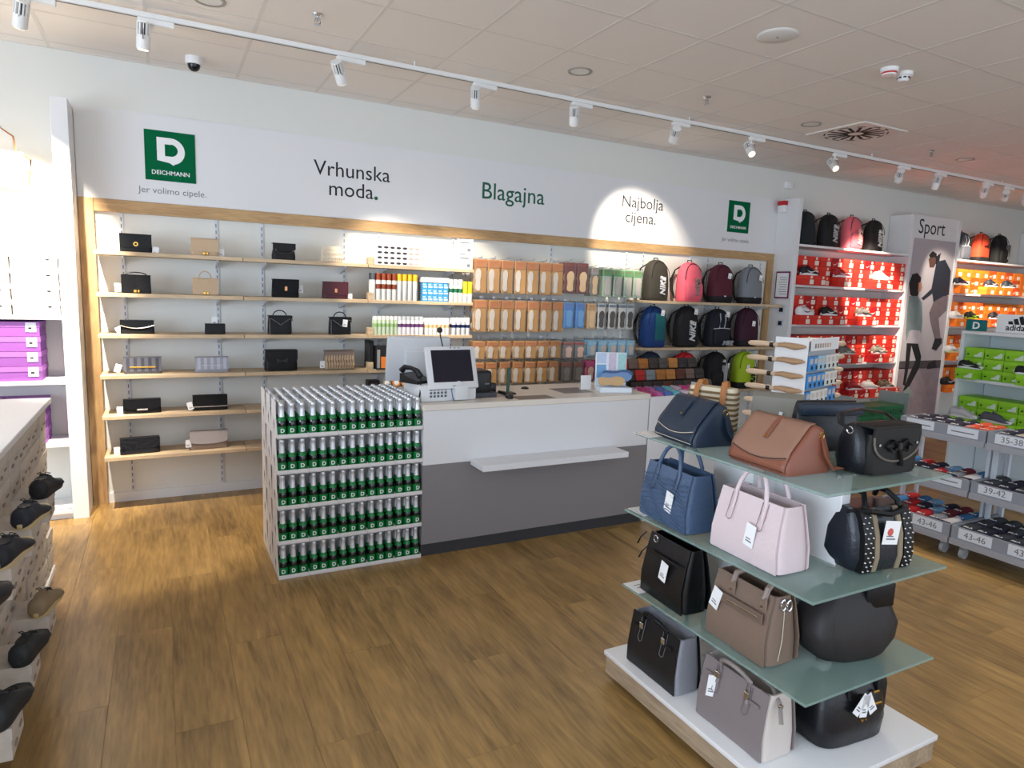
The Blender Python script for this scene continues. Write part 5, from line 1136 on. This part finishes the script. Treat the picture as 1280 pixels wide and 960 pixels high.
tote('blush white tote with tall handles on the middle glass shelf', (1.905, 1.625, ZS[1]), FX-.03, .325, .235, .16, PINKW, PINKS, .90, hh=.095, tagp=(.045, -.088, .15), tagr=.15, stitchm=mat('mauve_thread', (120, 84, 92), .7), ins=leather('tan_lining', (150, 112, 82), .7))
# studded black bag
t = thing('studded_tote', 'black rounded bag with studded bands and a white price tag', 'handbag', (2.245, 1.44, ZS[1]), -.10, BGRP)
w_, h_, d_ = .285, .225, .185; GUN = mat('gunmetal_leather', (34, 38, 46), .28, bump=.4, bscale=80)
obj('body', MB().loft([sring(w_/2*a, d_/2*b, z*h_, 32, 4) for z, a, b in ((0, .84, .86), (.03, .92, .95), (.25, 1, 1.04), (.6, .99, .95), (.85, .95, .75), (1, .90, .55))]), GUN, t, smooth=60)
for s in (-1, 1):
    for x_, m_, ww in ((.34, BLACKL, .045), (.20, leather('khaki_band', (142, 128, 104), .6), .02)):
        obj('band', MB().loft([[(s*w_*x_-ww/2, -d_/2*b-.004, z*h_), (s*w_*x_+ww/2, -d_/2*b-.004, z*h_), (s*w_*x_+ww/2, -d_/2*b+.02, z*h_), (s*w_*x_-ww/2, -d_/2*b+.02, z*h_)] for z, b in ((.02, .95), (.25, 1.05), (.6, .97), (.85, .78), (1.0, .6))]), m_, t)
    st_ = MB()
    for i in range(12):
        z = .06+.075*i; b = .96+(1.05-.96)*min(1, z/.25) if z < .25 else (1.05-.08*(z-.25)/.35 if z < .6 else (.97-.19*(z-.6)/.25 if z < .85 else .78-.18*(z-.85)/.15))
        for q in (-1, 1): st_.lathe([(.0045, 0), (.003, .004), (0, .006)], 7, Matrix.Translation((s*w_*.34+q*.012+(.006 if i % 2 else -.006), -d_/2*b-.004, z*h_)) @ Matrix.Rotation(PI/2, 4, 'X'), cap0=False, cap1=False)
    obj('studs', st_, CHROME, t)
    obj('handle', MB().tube([(s*w_*.3, -d_*.30, h_*.92), (s*w_*.28, -d_*.25, h_*1.08), (s*w_*.2, -d_*.1, h_*1.2), (s*w_*.2, d_*.1, h_*1.2), (s*w_*.28, d_*.25, h_*1.05)], .010, 7), BLACKL, t)
obj('shoulder_strap', MB().tube([(-w_*.45, -d_*.1, h_*.93), (-w_*.30, -d_*.42, h_*.99), (0, -d_*.46, h_*.92), (w_*.30, -d_*.42, h_*.97), (w_*.46, -.02, h_*.93)], .010, 6), BLACKL, t)
pt_ = price_tag(t, (.0, -d_*.56, h_*.84), (0, .12, 0), .075, .085); obj('logo_spot', MB().cyl((-.008, -.0016, -.04), .014, .001, 14, axis='Y'), mat('tag_red', (206, 96, 80), .6), pt_)
# black soft shopper (low shelf)
MID = mat('midnight_soft', (18, 19, 22), .35, bump=.5, bscale=22)
t = tote('black soft leather shopper with two loose zip pulls on the low glass shelf', (1.90, 2.035, ZS[0]), FX-.04, .28, .265, .15, MID, MID, .93, handles=False, tagp=(.03, -.085, .19), tagr=.2, topd=.5, e=4.5)
obj('zip_pocket', MB().rbox((0, -.076, .20), (.20, .006, .012), .002, 1), BLACKP, t)
for x, z in ((-.145, .26), (-.13, .20)): obj('zip_pull', MB().tube([(x, -.055, z), (x-.02, -.07, z-.03), (x-.03, -.075, z-.06)], .007, 6, flat=.4), BLACKL, t)
obj('grab_ring', MB().tube([(-.07+.014*math.cos(a), -.06, .255+.014*math.sin(a)) for a in [2*PI*i/12 for i in range(13)]], .003, 6), CHROME, t)
TPE = leather('taupe_soft', (126, 106, 92), .5, .3, 60); TPB = TPE
t = tote('taupe holdall with silver zip on the low glass shelf', (1.915, 1.630, ZS[0]), FX-.03, .30, .255, .17, TPE, TPB, .92, handles=False, tagp=(-.085, -.092, .20), tagr=.3, topd=.55, e=5)
z_ = obj('zip_pocket', MB().rbox((.015, -.086, .175), (.22, .006, .04), .004, 1), leather('taupe_edge', (112, 94, 82), .5), t)
obj('zip', MB().rbox((.03, -.0895, .175), (.15, .003, .008), .001, 1), CHROME, z_)
for s in (-1, 1):
    k_ = obj('handle_tab', MB().rbox((s*.075+.03, -.068, .222), (.036, .008, .055), .004, 1), TPE, t)
    obj('stud', MB().cyl((s*.075+.03, -.074, .215), .005, .005, 10, axis='Y'), CHROME, k_)
    obj('handle', MB().tube([(s*.075+.03, -.064, .24), (s*.075+.03, -.05, .275), (s*.06+.03, .0, .295), (s*.06+.03, .05, .275)], .011, 7), leather('taupe_handle', (150, 134, 126), .5), t)
obj('side_hook', MB().tube([(.142, -.01+.013*math.cos(a), .225+.02*math.sin(a)) for a in [2*PI*i/12 for i in range(13)]], .004, 6).tube([(.146, .015+.013*math.cos(a), .22+.02*math.sin(a)) for a in [2*PI*i/12 for i in range(13)]], .004, 6), CHROME, t)
obj('side_seam', MB().tube([(.150, -.02, .02), (.151, -.01, .10), (.142, 0, .19), (.135, 0, .23)], .0015, 4), CREAMST, t)
# slouchy hobo
HOBO = mat('hobo_dark', (40, 36, 36), .55, bump=.5, bscale=18); HOBB = HOBO
t = thing('hobo_bag', 'large slouchy dark hobo bag on the low glass shelf', 'handbag', (2.215, 1.46, ZS[0]), -.18, BGRP)
w_, h_, d_ = .40, .30, .20
def hob(k0, k1, m_, nm):
    rings = []
    for z, a, b in ((0, .62, .80), (.06, .80, .95), (.22, .97, 1.06), (.42, 1.0, 1.02), (.62, .86, .86), (.80, .66, .66), (.93, .50, .46), (1, .44, .34)):
        r_ = sring(w_/2*a, d_/2*b, z*h_, 36, 2.6)
        r_ = [(x, y+.006*math.sin(9*math.atan2(y, x)+z*5)*(1 if z > .3 else .3), zz) for x, y, zz in r_]
        rings.append(r_)
    obj(nm, MB().loft(rings), m_, t, smooth=70)
hob(0, 1, HOBO, 'body')
obj('side_panel', MB().loft([sring(w_*.13*a, d_*.46*b, z*h_, 20, 2.6, cx=-w_*.37*c) for z, a, b, c in ((.05, .75, .85, .80), (.22, .95, 1.02, .98), (.42, 1, .98, 1.0), (.62, .85, .80, .86), (.80, .6, .6, .66), (.88, .3, .3, .6))]), HOBB, t, smooth=70)
obj('eyelet', MB().tube([(-.03+.018*math.cos(a), -d_*.27, h_*.90+.024*math.sin(a)) for a in [2*PI*i/14 for i in range(15)]], .005, 6), mat('eyelet_bronze', (150, 130, 96), .3, .9), t)
obj('tab', MB().rbox((.07, -d_*.36, h_*.80), (.13, .012, .09), .01, 2, Matrix.Rotation(0, 4, 'X')), BLACKL, t)
obj('shoulder_strap', MB().tube([(.10, -.02, h_*.93), (.14, .03, h_*1.04), (.19, .06, h_*.95), (.215, .05, h_*.7), (.205, .04, h_*.45)], .014, 7, flat=.6), BLACKL, t)
obj('chain_ring', MB().tube([(.125+.01*math.cos(a), -.05, h_*.95+.022*math.sin(a)) for a in [2*PI*i/12 for i in range(13)]], .004, 6), CHROME, t)
# base bags
zb = .1375
t = tote('structured black tote with pale grey side and silver buckles on the plinth', (1.845, 2.015, zb), FX, .315, .235, .14, leather('black_smooth', (24, 23, 26), .45, .1), leather('pale_grey_side', (150, 152, 160), .5), .95, handles=True, hh=.05, drop=True, topd=.72, turn=CHROME, stitchm=mat('grey_thread', (110, 110, 114), .7), hmat=BLACKL)
t = tote('structured grey tote with cream side and looped handles on the plinth', (1.875, 1.590, zb), FX, .325, .245, .17, leather('stone_leather', (132, 122, 122), .5, .15), leather('cream_side', (206, 196, 188), .5), .95, handles=True, hh=.055, drop=True, topd=.70, turn=CHROME, stitchm=mat('stone_thread', (104, 96, 96), .7), hmat=leather('stone_handle', (140, 130, 126), .5))
price_tag(t, (-.085, -.088, .20), (0, .08, .9), .03, .085); obj('zip_strap', MB().tube([(.02, .01, .245), (.12, -.01, .25), (.17, -.03, .225), (.20, -.05, .17)], .008, 6, flat=.4), leather('stone_handle', (140, 130, 126), .5), t)
obj('clasp_ring', MB().cyl((.175, -.03, .215), .010, .008, 12, axis='X'), CHROME, t)
t = thing('black_bowling_bag', 'black bag with gold bars and a fan of white tags on the plinth', 'handbag', (2.215, 1.455, zb), -.08, BGRP)
w_, h_, d_ = .34, .255, .20
BKN = mat('black_nappa', (18, 18, 22), .33, bump=.4, bscale=30)
obj('body', MB().loft([sring(w_/2*a, d_/2*b, z*h_, 32, 4) for z, a, b in ((0, .90, .9), (.03, .97, .98), (.3, 1.0, 1.05), (.65, .94, .90), (.9, .84, .62), (1, .80, .45))]), BKN, t, smooth=60)
for x, z, l in ((.06, .60, .07), (.02, .72, .025), (.08, .74, .03)): obj('gold_bar', MB().rbox((x, -d_/2*(1.0 if z < .65 else .86)-.006, z*h_), (l, .008, .010), .003, 1), GOLD, t)
obj('gold_stud', MB().cyl((.0, -d_/2*1.05-.002, h_*.40), .006, .005, 10, axis='Y').cyl((.018, -d_/2*1.05-.002, h_*.40), .004, .005, 10, axis='Y'), GOLD, t)
for s in (-1, 1): obj('handle', MB().tube([(s*w_*.22+.03, -d_*.40, h_*.70), (s*w_*.22+.03, -d_*.36, h_*.95), (s*w_*.16+.03, -d_*.15, h_*1.12), (s*w_*.16+.03, d_*.1, h_*1.12), (s*w_*.2+.03, d_*.25, h_*.95)], .011, 7), BLACKL, t)
obj('side_pouch', MB().loft([sring(.03*a, .06*b, z*h_, 16, 3, cx=w_*.50) for z, a, b in ((.1, .6, .7), (.3, 1, 1), (.7, 1, 1), (.95, .6, .7))]), BKN, t, smooth=60)
for a_ in (-.5, .15, .7): price_tag(t, (.005, -d_/2*1.02-.012, h_*.80), (0, a_, 0), .036, .085)
# ------------------------------------------------------------------ rolling sock bins
BINM = mat('bin_grey', (150, 154, 164), .4); CARDW = mat('bin_card', (226, 232, 240), .5)
LV = [(4.83, .15, .235), (5.0, .455, .53), (5.13, .80, .88)]
UN = [(2.497, 3.115, ('', '', '43-46')), (1.872, 2.485, ('35-38', '39-42', '43-46'))]
def sock_unit(y0, y1, texts, label):
    cy = (y0+y1)/2; t = thing('sock_bin', label, 'sock bin', (5.15, cy, 0)); L = y1-y0
    for k, (xf, zl, zt) in enumerate(LV):
        x0 = xf-5.15
        obj('tray_floor', MB().mm((x0, -L/2, zl-.012), (.30, L/2, zl)), BINM, t)
        fr = obj('tray_front', MB().mm((x0, -L/2, zl-.0), (x0+.012, L/2, zt)), BINM, t)
        obj('tray_rim', MB().mm((x0-.014, -L/2, zl-.045), (x0, L/2, zl-.004)), mat('bin_rail', (166, 168, 176), .35), t)
        for s in (-1, 1): obj('tray_side', MB().mm((x0+.012, s*(L/2-.004)-.004, zl), (.30, s*(L/2-.004)+.004, zt)), BINM, t)
        for c_, s in enumerate((-1, 1)):
            yc_ = -s*L*.25
            cd_ = obj('size_card', MB().mm((x0-.003, yc_-.105, zl+.008), (x0-.0002, yc_+.105, zt-.006)), CARDW, fr)
            tx = texts[2-k] if (y1 < 2.49 or k == 0) else ''
            if tx: text('lettering', tx, .06, GREYINK, cd_, (x0-.0032, yc_, zl+.022), (PI/2, 0, -PI/2), ext=.0004)
            else: obj('print', MB().mm((x0-.0036, yc_-.08, zl+.034), (x0-.003, yc_+.08, zl+.042)), GREYINK, cd_)
    for s in (-1, 1): obj('side_post', MB().mm((.08, s*(L/2-.012)-.01, .10), (.12, s*(L/2-.012)+.01, .87)).mm((.27, s*(L/2-.012)-.01, .10), (.30, s*(L/2-.012)+.01, .87)), mat('bin_post', (206, 214, 222), .35), t)
    for sx in (-.25, .22):
        for s in (-1, 1): obj('castor', MB().cyl((sx, s*(L/2-.06), .04), .040, .026, 18, axis='Y').mm((sx-.015, s*(L/2-.06)-.02, .05), (sx+.015, s*(L/2-.06)+.02, .106)), mat('castor_grey', (170, 172, 176), .4), t)
    return t
sock_unit(*UN[0], 'grey rolling three tier sock bin next to the handbag stand'); sock_unit(*UN[1], 'grey rolling three tier sock bin with large size range cards')
SKC = {'navy': (34, 34, 54), 'blue': (62, 120, 176), 'red': (186, 34, 40), 'charcoal': (58, 64, 70), 'grey': (150, 152, 158), 'burgundy': (110, 24, 40), 'orange': (226, 84, 46), 'beige': (176, 162, 144), 'paleblue': (120, 172, 214), 'white': (226, 224, 224)}
SKP = {}; NSK = {}
def sock(kind, loc, rz, tilt=0, lab=''):
    if kind not in SKP:
        c = SKC[kind]; t = thing('sock_pack', kind.replace('paleblue', 'azure') + ' folded sock pack with printed band in the rolling bins', 'socks', (0, 0, 0), 0, 'sock packs in the rolling bins')
        obj('socks', MB().loft([[(x, y*k, max(0.0, z)) for x, y, z in [( .0+xx, .048*math.cos(2*PI*i/12), .019+.019*math.sin(2*PI*i/12)) for i in range(12)]] for xx, k in ((-.085, .7), (-.08, .95), (-.02, 1.0), (.06, 1.0), (.085, .85), (.092, .5))]), mat('sock_'+kind, c, .9, bump=.5, bscale=60), t, smooth=60)
        b_ = obj('band', MB().loft([[(xx, .0492*math.cos(2*PI*i/12), .019+.0200*math.sin(2*PI*i/12)) for i in range(12)] for xx in (-.075, -.03)], cap0=False, cap1=False), mat('band_'+('navy' if kind in ('charcoal', 'grey', 'beige', 'white', 'navy') else kind), (36, 32, 62) if kind in ('charcoal', 'grey', 'beige', 'white', 'navy') else tuple(int(v*.8) for v in c), .6), t, smooth=60)
        text('lettering', 'FILA', .030, PAPER, b_, (-.042, 0, .0392), (0, 0, -PI/2), bold=.02, ext=.0008)
        SKP[kind] = t; t.location = loc; t.rotation_euler = (0, tilt, rz); t['label'] = lab; return
    NSK[kind] = NSK.get(kind, 0)+1; dup(SKP[kind], loc, rot=(0, tilt, rz), label=lab)
KIN = [[['navy', 'navy', 'red', 'charcoal', 'charcoal', 'navy'], ['blue', 'red', 'charcoal', 'navy', 'charcoal', 'burgundy'], ['navy', 'blue', 'red', 'white', 'grey', 'burgundy']],
       [['charcoal', 'charcoal', 'navy', 'charcoal', 'navy', 'beige'], ['charcoal', 'navy', 'charcoal', 'charcoal', 'navy', 'grey'], ['charcoal', 'charcoal', 'navy', 'charcoal', 'navy', 'charcoal']]]
KT = ['navy', 'navy', 'navy', 'navy', 'orange', 'orange']; KT2 = ['beige', 'beige', 'beige', 'charcoal', 'beige', 'navy']
KL = ['white', 'grey', 'red', 'red', 'navy', 'blue']; KM = ['white', 'grey', 'red', 'navy', 'navy', 'blue']
for u, (y0, y1, _) in enumerate(UN):
    for k, (xf, zl, zt) in enumerate(LV):
        seq = (KT if u == 0 else KT2) if k == 2 else ((KM if k == 1 else KL) if u == 0 else ['charcoal', 'charcoal', 'charcoal', 'charcoal', 'navy', 'charcoal'])
        for j in range(6):
            for i in range(2 if k else 3):
                y = y0+.065+(y1-y0-.13)*j/5 if True else 0
                kind = seq[5-j] if (k == 2 and u == 0) else seq[j]
                if i == 1 and u == 0 and k < 2: kind = ['blue', 'burgundy', 'paleblue', 'navy', 'red', 'blue'][j]
                if i == 2: kind = ['blue', 'burgundy', 'navy', 'paleblue', 'blue', 'red'][j] if u == 0 else 'charcoal'
                for lay in range(2):
                    sock(kind, (xf+.115+.175*i*(.80 if k else .92), y+random.uniform(-.008, .008), zl+.002+.040*lay+.004*i), random.uniform(-.16, .16), -.06+random.uniform(-.05, .05), '%s sock pack, %s tier of %s bin, %s from the wall, %s row, %s' % (kind.replace('paleblue', 'azure'), ('bottom', 'middle', 'top')[k], ('the far', 'the range-card')[u], ordn(5-j), ('front', 'second', 'back')[i], ('lower', 'upper')[lay]))
# ------------------------------------------------------------------ green box display
GX = 6.8
t = thing('green_box_display', 'white display gondola stacked with lime green shoe boxes', 'gondola', (GX+.25, 2.70, 0))
obj('end_panel', MB().rbox((0, .93, .76), (.50, .03, 1.52), .003, 1), mat('gondola_glass_white', (216, 222, 224), .4), t)
obj('back_panel', MB().rbox((.22, -.02, .76), (.03, 1.86, 1.50), .003, 1), mat('gondola_blue_white', (214, 221, 225), .5), t)
for z in (.12, .60, 1.07): obj('shelf', MB().rbox((0, -.02, z-.015), (.50, 1.86, .03), .003, 1), mat('gondola_shelf', (218, 224, 227), .45), t)
obj('canopy', MB().rbox((0, -.02, 1.505), (.52, 1.9, .03), .003, 1), WHITE, t)
obj('topper', MB().rbox((-.10, .10, 1.605), (.03, 1.24, .17), .002, 1), PAPER, t)
b_ = obj('topper_emblem', MB(), INK, t) if False else None
bars = MB()
for k, (a, hgt) in enumerate(((-.05, .03), (0, .055), (.05, .08))):
    bars.prism([(a-.022, 0), (a+.018, 0), (a+.018-.03*hgt/.08, hgt), (a-.018-.025*hgt/.08, hgt*.86)], -.002, .0)
obj('bar_emblem', bars, INK, t, (-.1155, .545, 1.60), (0, 0, -PI/2))
text('lettering', 'adidas', .075, INK, t, (-.1155, .545, 1.545), (PI/2, 0, -PI/2), bold=.02)
q = obj('corner_logo', MB().mm((-.275, .72, 1.525), (-.262, .90, 1.63)), mat('logo_teal', (0, 104, 104), .5), t)
text('logo_letter', 'D', .09, PAPER, q, (-.2755, .81, 1.545), (PI/2, 0, -PI/2), bold=.03)
LIME = (134, 196, 32)
def lime(k=0):
    t = thing('shoe_box', 'lime green shoe box, upper shelf, bottom row, first from the glass end', 'shoe box', (0, 0, 0), 0, 'lime green shoe boxes')
    w, h, d = .168, .098, .28
    obj('carton', MB().mm((-w/2+.003, .003, 0), (w/2-.003, d-.003, h*.64)), mat('card_lime', LIME, .5, objvar=.06), t)
    obj('lid', MB().mm((-w/2, 0, h*.60), (w/2, d, h-.002)), mat('card_lime_lid', (146, 206, 44), .5, objvar=.06), t)
    obj('print', MB().prism([(.0, h*.14), (.068, h*.14), (.068, h*.62), (.05, h*.62), (.02, h*.34), (.0, h*.30)], -.0012, .0032), mat('lime_print', (206, 222, 206), .6), t)
    obj('hole', MB().cyl((-.055, -.0005, h*.34), .0075, .006, 12, axis='Y'), INK, t)
    return t
lp = None
for z, rows_ in ((1.07, 3), (.60, 3)):
    for r_ in range(rows_):
        for i in range(10):
            if i > 3: continue
            pull = .13 if (r_ == 0 and i == 0 and z > 1) or (r_ == 0 and z == .60 and i in (0, 1, 2)) else (.13 if (r_ == 0 and z > 1 and i == 3) else 0)
            loc = (GX+.03-pull, 3.52-.1715*i, z+.0985*r_)
            if lp is None: lp = lime(); lp.location = loc; lp.rotation_euler = (0, 0, -PI/2)
            else: dup(lp, loc, -PI/2, label='lime green shoe box, %s shelf, %s row, %s from the glass end' % ('upper' if z > 1 else 'lower', ('bottom', 'middle', 'top')[r_], ordn(i)))
shoe('black trainer with white stripes and lime trim on the lime boxes', (GX-.04, 3.50, 1.07+.0985), -PI/2, (28, 32, 34), (226, 228, 226), (150, 190, 50), (224, 226, 226), group='display trainers on the lime boxes', sc=.75)
shoe('black trainer standing farther along the lime boxes', (GX-.04, 3.02, 1.07+.0985), -PI/2, (26, 28, 32), (226, 228, 226), group='display trainers on the lime boxes', sc=.75)
shoe('pale grey canvas trainer on the low lime boxes', (GX-.05, 3.50, .60+.0985), -PI/2, (196, 194, 200), (226, 226, 226), group='display trainers on the lime boxes', sc=.9)
shoe('slate grey trainer with white sole on the low lime boxes', (GX-.05, 3.22, .60+.0985), -PI/2, (86, 88, 100), (214, 214, 216), group='display trainers on the lime boxes', sc=.9)
# low bench with dark green boxes before the red shoe wall
t = thing('low_bench', 'low white bench with glass end before the red shoe wall', 'bench', (7.1, 4.72, 0))
obj('seat', MB().rbox((0, 0, .385), (1.0, .36, .03), .004, 1), WHITE, t)
for s in (-1, 1): obj('end_panel', MB().rbox((s*.485, 0, .37), (.012, .36, .72), .002, 1), mat('bench_glass', (190, 214, 212), .15, trans=.4), t)
obj('foot_rail', MB().mm((-.47, -.16, 0), (.47, -.13, .37)).mm((-.47, .13, 0), (.47, .16, .37)), WHITE, t)
gp = None
for r_ in range(2):
    for i in range(5):
        loc = (6.72+.18*i, 4.56, .401+.102*r_)
        if gp is None:
            gp = thing('shoe_box', 'dark green shoe box stacked on the low bench', 'shoe box', loc, 0, 'dark green shoe boxes')
            obj('carton', MB().mm((-.085, .003, 0), (.085, .29, .066)), mat('card_dgreen', (38, 112, 72), .5, objvar=.1), gp)
            obj('lid', MB().mm((-.088, 0, .062), (.088, .293, .10)), mat('card_dgreen_lid', (46, 130, 84), .5, objvar=.1), gp); obj('hole', MB().cyl((.05, .002, .03), .009, .004, 12, axis='Y'), INK, gp)
        else: dup(gp, loc, label='dark green shoe box on the low bench, %s row, %s along' % (('bottom', 'top')[r_], ordn(i)))
# ------------------------------------------------------------------ left wall unit and shoe gondola
t = shelf_unit('wall_shelf_unit', 'bright white shelf unit with white and purple shoe boxes', -2.6, -.519, [1.455, 1.005, .56, .07], 2.90, th=.098)
def plain_box(label, group, col, lid, w, h, d, labm=True, cat='shoe box'):
    t = thing('shoe_box', label, cat, (0, 0, 0), 0, group)
    obj('carton', MB().mm((-w/2+.003, .003, 0), (w/2-.003, d-.003, h*.68)), mat('card_%d_%d_%d' % col, col, .55, objvar=.04), t)
    obj('lid', MB().mm((-w/2, 0, h*.64), (w/2, d, h-.002)), mat('card_%d_%d_%d' % lid, lid, .55, objvar=.04), t)
    if labm: obj('size_label', MB().mm((w*.18, -.0012, h*.30), (w*.42, .0, h*.94)), PAPER, t); obj('label_print', MB().mm((w*.24, -.0018, h*.5), (w*.32, -.0012, h*.62)), INK, t)
    return t
pp = None
for z, n_ in ((1.005, 4), (.56, 3)):
    for c_ in range(2):
        for k in range(n_):
            loc = (-.875-.26*c_, 5.515, z+.102*k)
            if pp is None: pp = plain_box('purple shoe box, upper shelf, first from the bottom, first stack from the column', 'purple shoe boxes', (150, 86, 168), (176, 108, 188), .25, .101, .28); pp.location = loc
            else: dup(pp, loc, label='purple shoe box, %s shelf, %s from the bottom, %s stack from the column' % ('upper' if z > 1 else 'lower', ordn(k), ordn(c_)))
pp = None
for c_ in range(2):
    for k in range(4):
        loc = (-.76-.275*c_, 5.515, 1.455+.106*k)
        if pp is None: pp = plain_box('white shoe box, first from the bottom, first stack from the column', 'white shoe boxes', (226, 220, 214), (236, 232, 228), .27, .105, .28, True); pp.location = loc
        else: dup(pp, loc, label='white shoe box, %s from the bottom, %s stack from the column' % (ordn(k), ordn(c_)))
# straw bag hung on a hook high on the unit
t = thing('hanging_bag', 'cream canvas bag hanging on a hook above the white shoe boxes', 'handbag', (-.93, 5.66, 2.30))
obj('body', body_mesh(.28, .24, .10, 5, .95, 1.0, topd=.6), CREAM, t, smooth=60); obj('handle', MB().tube([(-.09, 0, .24), (-.08, 0, .34), (0, .06, .40), (.08, 0, .34), (.09, 0, .24)], .006, 6), TANL, t); obj('hook', MB().tube([(0, .15, .42), (0, .05, .41), (.0, .03, .44)], .004, 6), CHROME, t)
obj('side_strap', MB().tube([(.14, 0, .22), (.17, 0, .20), (.16, 0, .10), (.15, 0, .03)], .006, 6), TANL, t)
# shoe gondola
t = thing('shoe_gondola', 'long white topped gondola of printed shoe boxes along the aisle', 'gondola', (-1.05, 2.85, 0))
obj('top', MB().rbox((0, 0, 1.045), (.97, 3.08, .03), .003, 1), WHITE, t)
obj('core', MB().mm((-.42, -1.5, .10), (.05, 1.5, 1.029)), mat('gondola_core', (196, 186, 172), .6), t)
obj('deck', MB().rbox((0, 0, .085), (.92, 3.04, .03), .003, 1), WHITE, t)
obj('kick', MB().mm((-.40, -1.45, 0), (.40, 1.45, .069)), mat('gondola_kick', (120, 112, 104), .6), t)
obj('end_panel', MB().rbox((-.02, 1.512, .54), (.92, .02, .95), .002, 1), mat('gondola_end', (206, 200, 196), .5), t)
KR = mat('printed_card', (200, 190, 178), .65, var=.22, bscale=22); 
def kraft(k=0):
    t = thing('shoe_box', 'beige printed shoe box in the gondola, first up, first from the far end', 'shoe box', (0, 0, 0), 0, 'beige shoe boxes in the gondola')
    w, h, d = .196, .112, .34
    obj('carton', MB().mm((-w/2+.004, .003, 0), (w/2-.004, d-.003, h*.66)), KR, t)
    obj('lid', MB().mm((-w/2+.001, 0, h*.62), (w/2-.001, d, h-.0015)), mat('printed_lid', (206, 196, 184), .65, var=.2, bscale=26), t)
    obj('print', MB().mm((-w*.3, -.001, h*.2), (-w*.12, .0032, h*.3)), mat('print_brown', (150, 134, 120), .7), t); obj('print', MB().mm((w*.1, -.001, h*.35), (w*.3, .0032, h*.42)), MATS['print_brown'], t)
    return t
SHO = [(3.55, 5, (26, 28, 32), (30, 30, 34), 'all black laced shoe at the far end of the gondola'), (3.10, 5, (34, 38, 48), (206, 186, 140), 'navy laced shoe with cream sole on the upper pulled out boxes'), (2.72, 5, (30, 32, 40), (204, 184, 142), 'dark navy shoe with thick cream sole and long lace loop'), (2.30, 5, (40, 42, 46), (60, 52, 46), 'charcoal shoe at the near end of the upper pulled out boxes'),
       (3.27, 1, (140, 120, 92), (206, 180, 130), 'beige brown shoe on the lower pulled out boxes'), (2.97, 1, (36, 40, 42), (40, 40, 42), 'dark grey shoe on the lower pulled out boxes'), (2.46, 1, (40, 42, 44), (46, 46, 46), 'dark grey rounded shoe nearest the floor aisle')]
kp = None
for j in range(14):
    yb = 4.27-.1975*j
    for r_ in range(8):
        pull = 0
        for (ys_, row_, *_r) in SHO:
            if abs(ys_-yb) < .1 and r_ == row_-(0 if row_ == 5 else 0): pull = .13
        if yb < 1.95+.95*(.1+.1125*r_): continue
        loc = (-.595+pull+random.uniform(-.008, .004), yb, .1005+.1125*r_)
        if kp is None: kp = kraft(); kp.location = loc; kp.rotation_euler = (0, 0, PI/2)
        else: dup(kp, loc, PI/2, label='beige printed shoe box in the gondola, %s up, %s from the far end' % (ordn(r_), ordn(j)))
for ys_, row_, u, s, lab in SHO:
    yb = min((4.27-.1975*j for j in range(14)), key=lambda v: abs(v-ys_))
    shoe(lab, (-.485, yb, .1005+.1125*(row_+1)), 1.40, u, s, sc=.84, lacec=(24, 24, 26), group='display shoes on the gondola', name='laced_shoe')
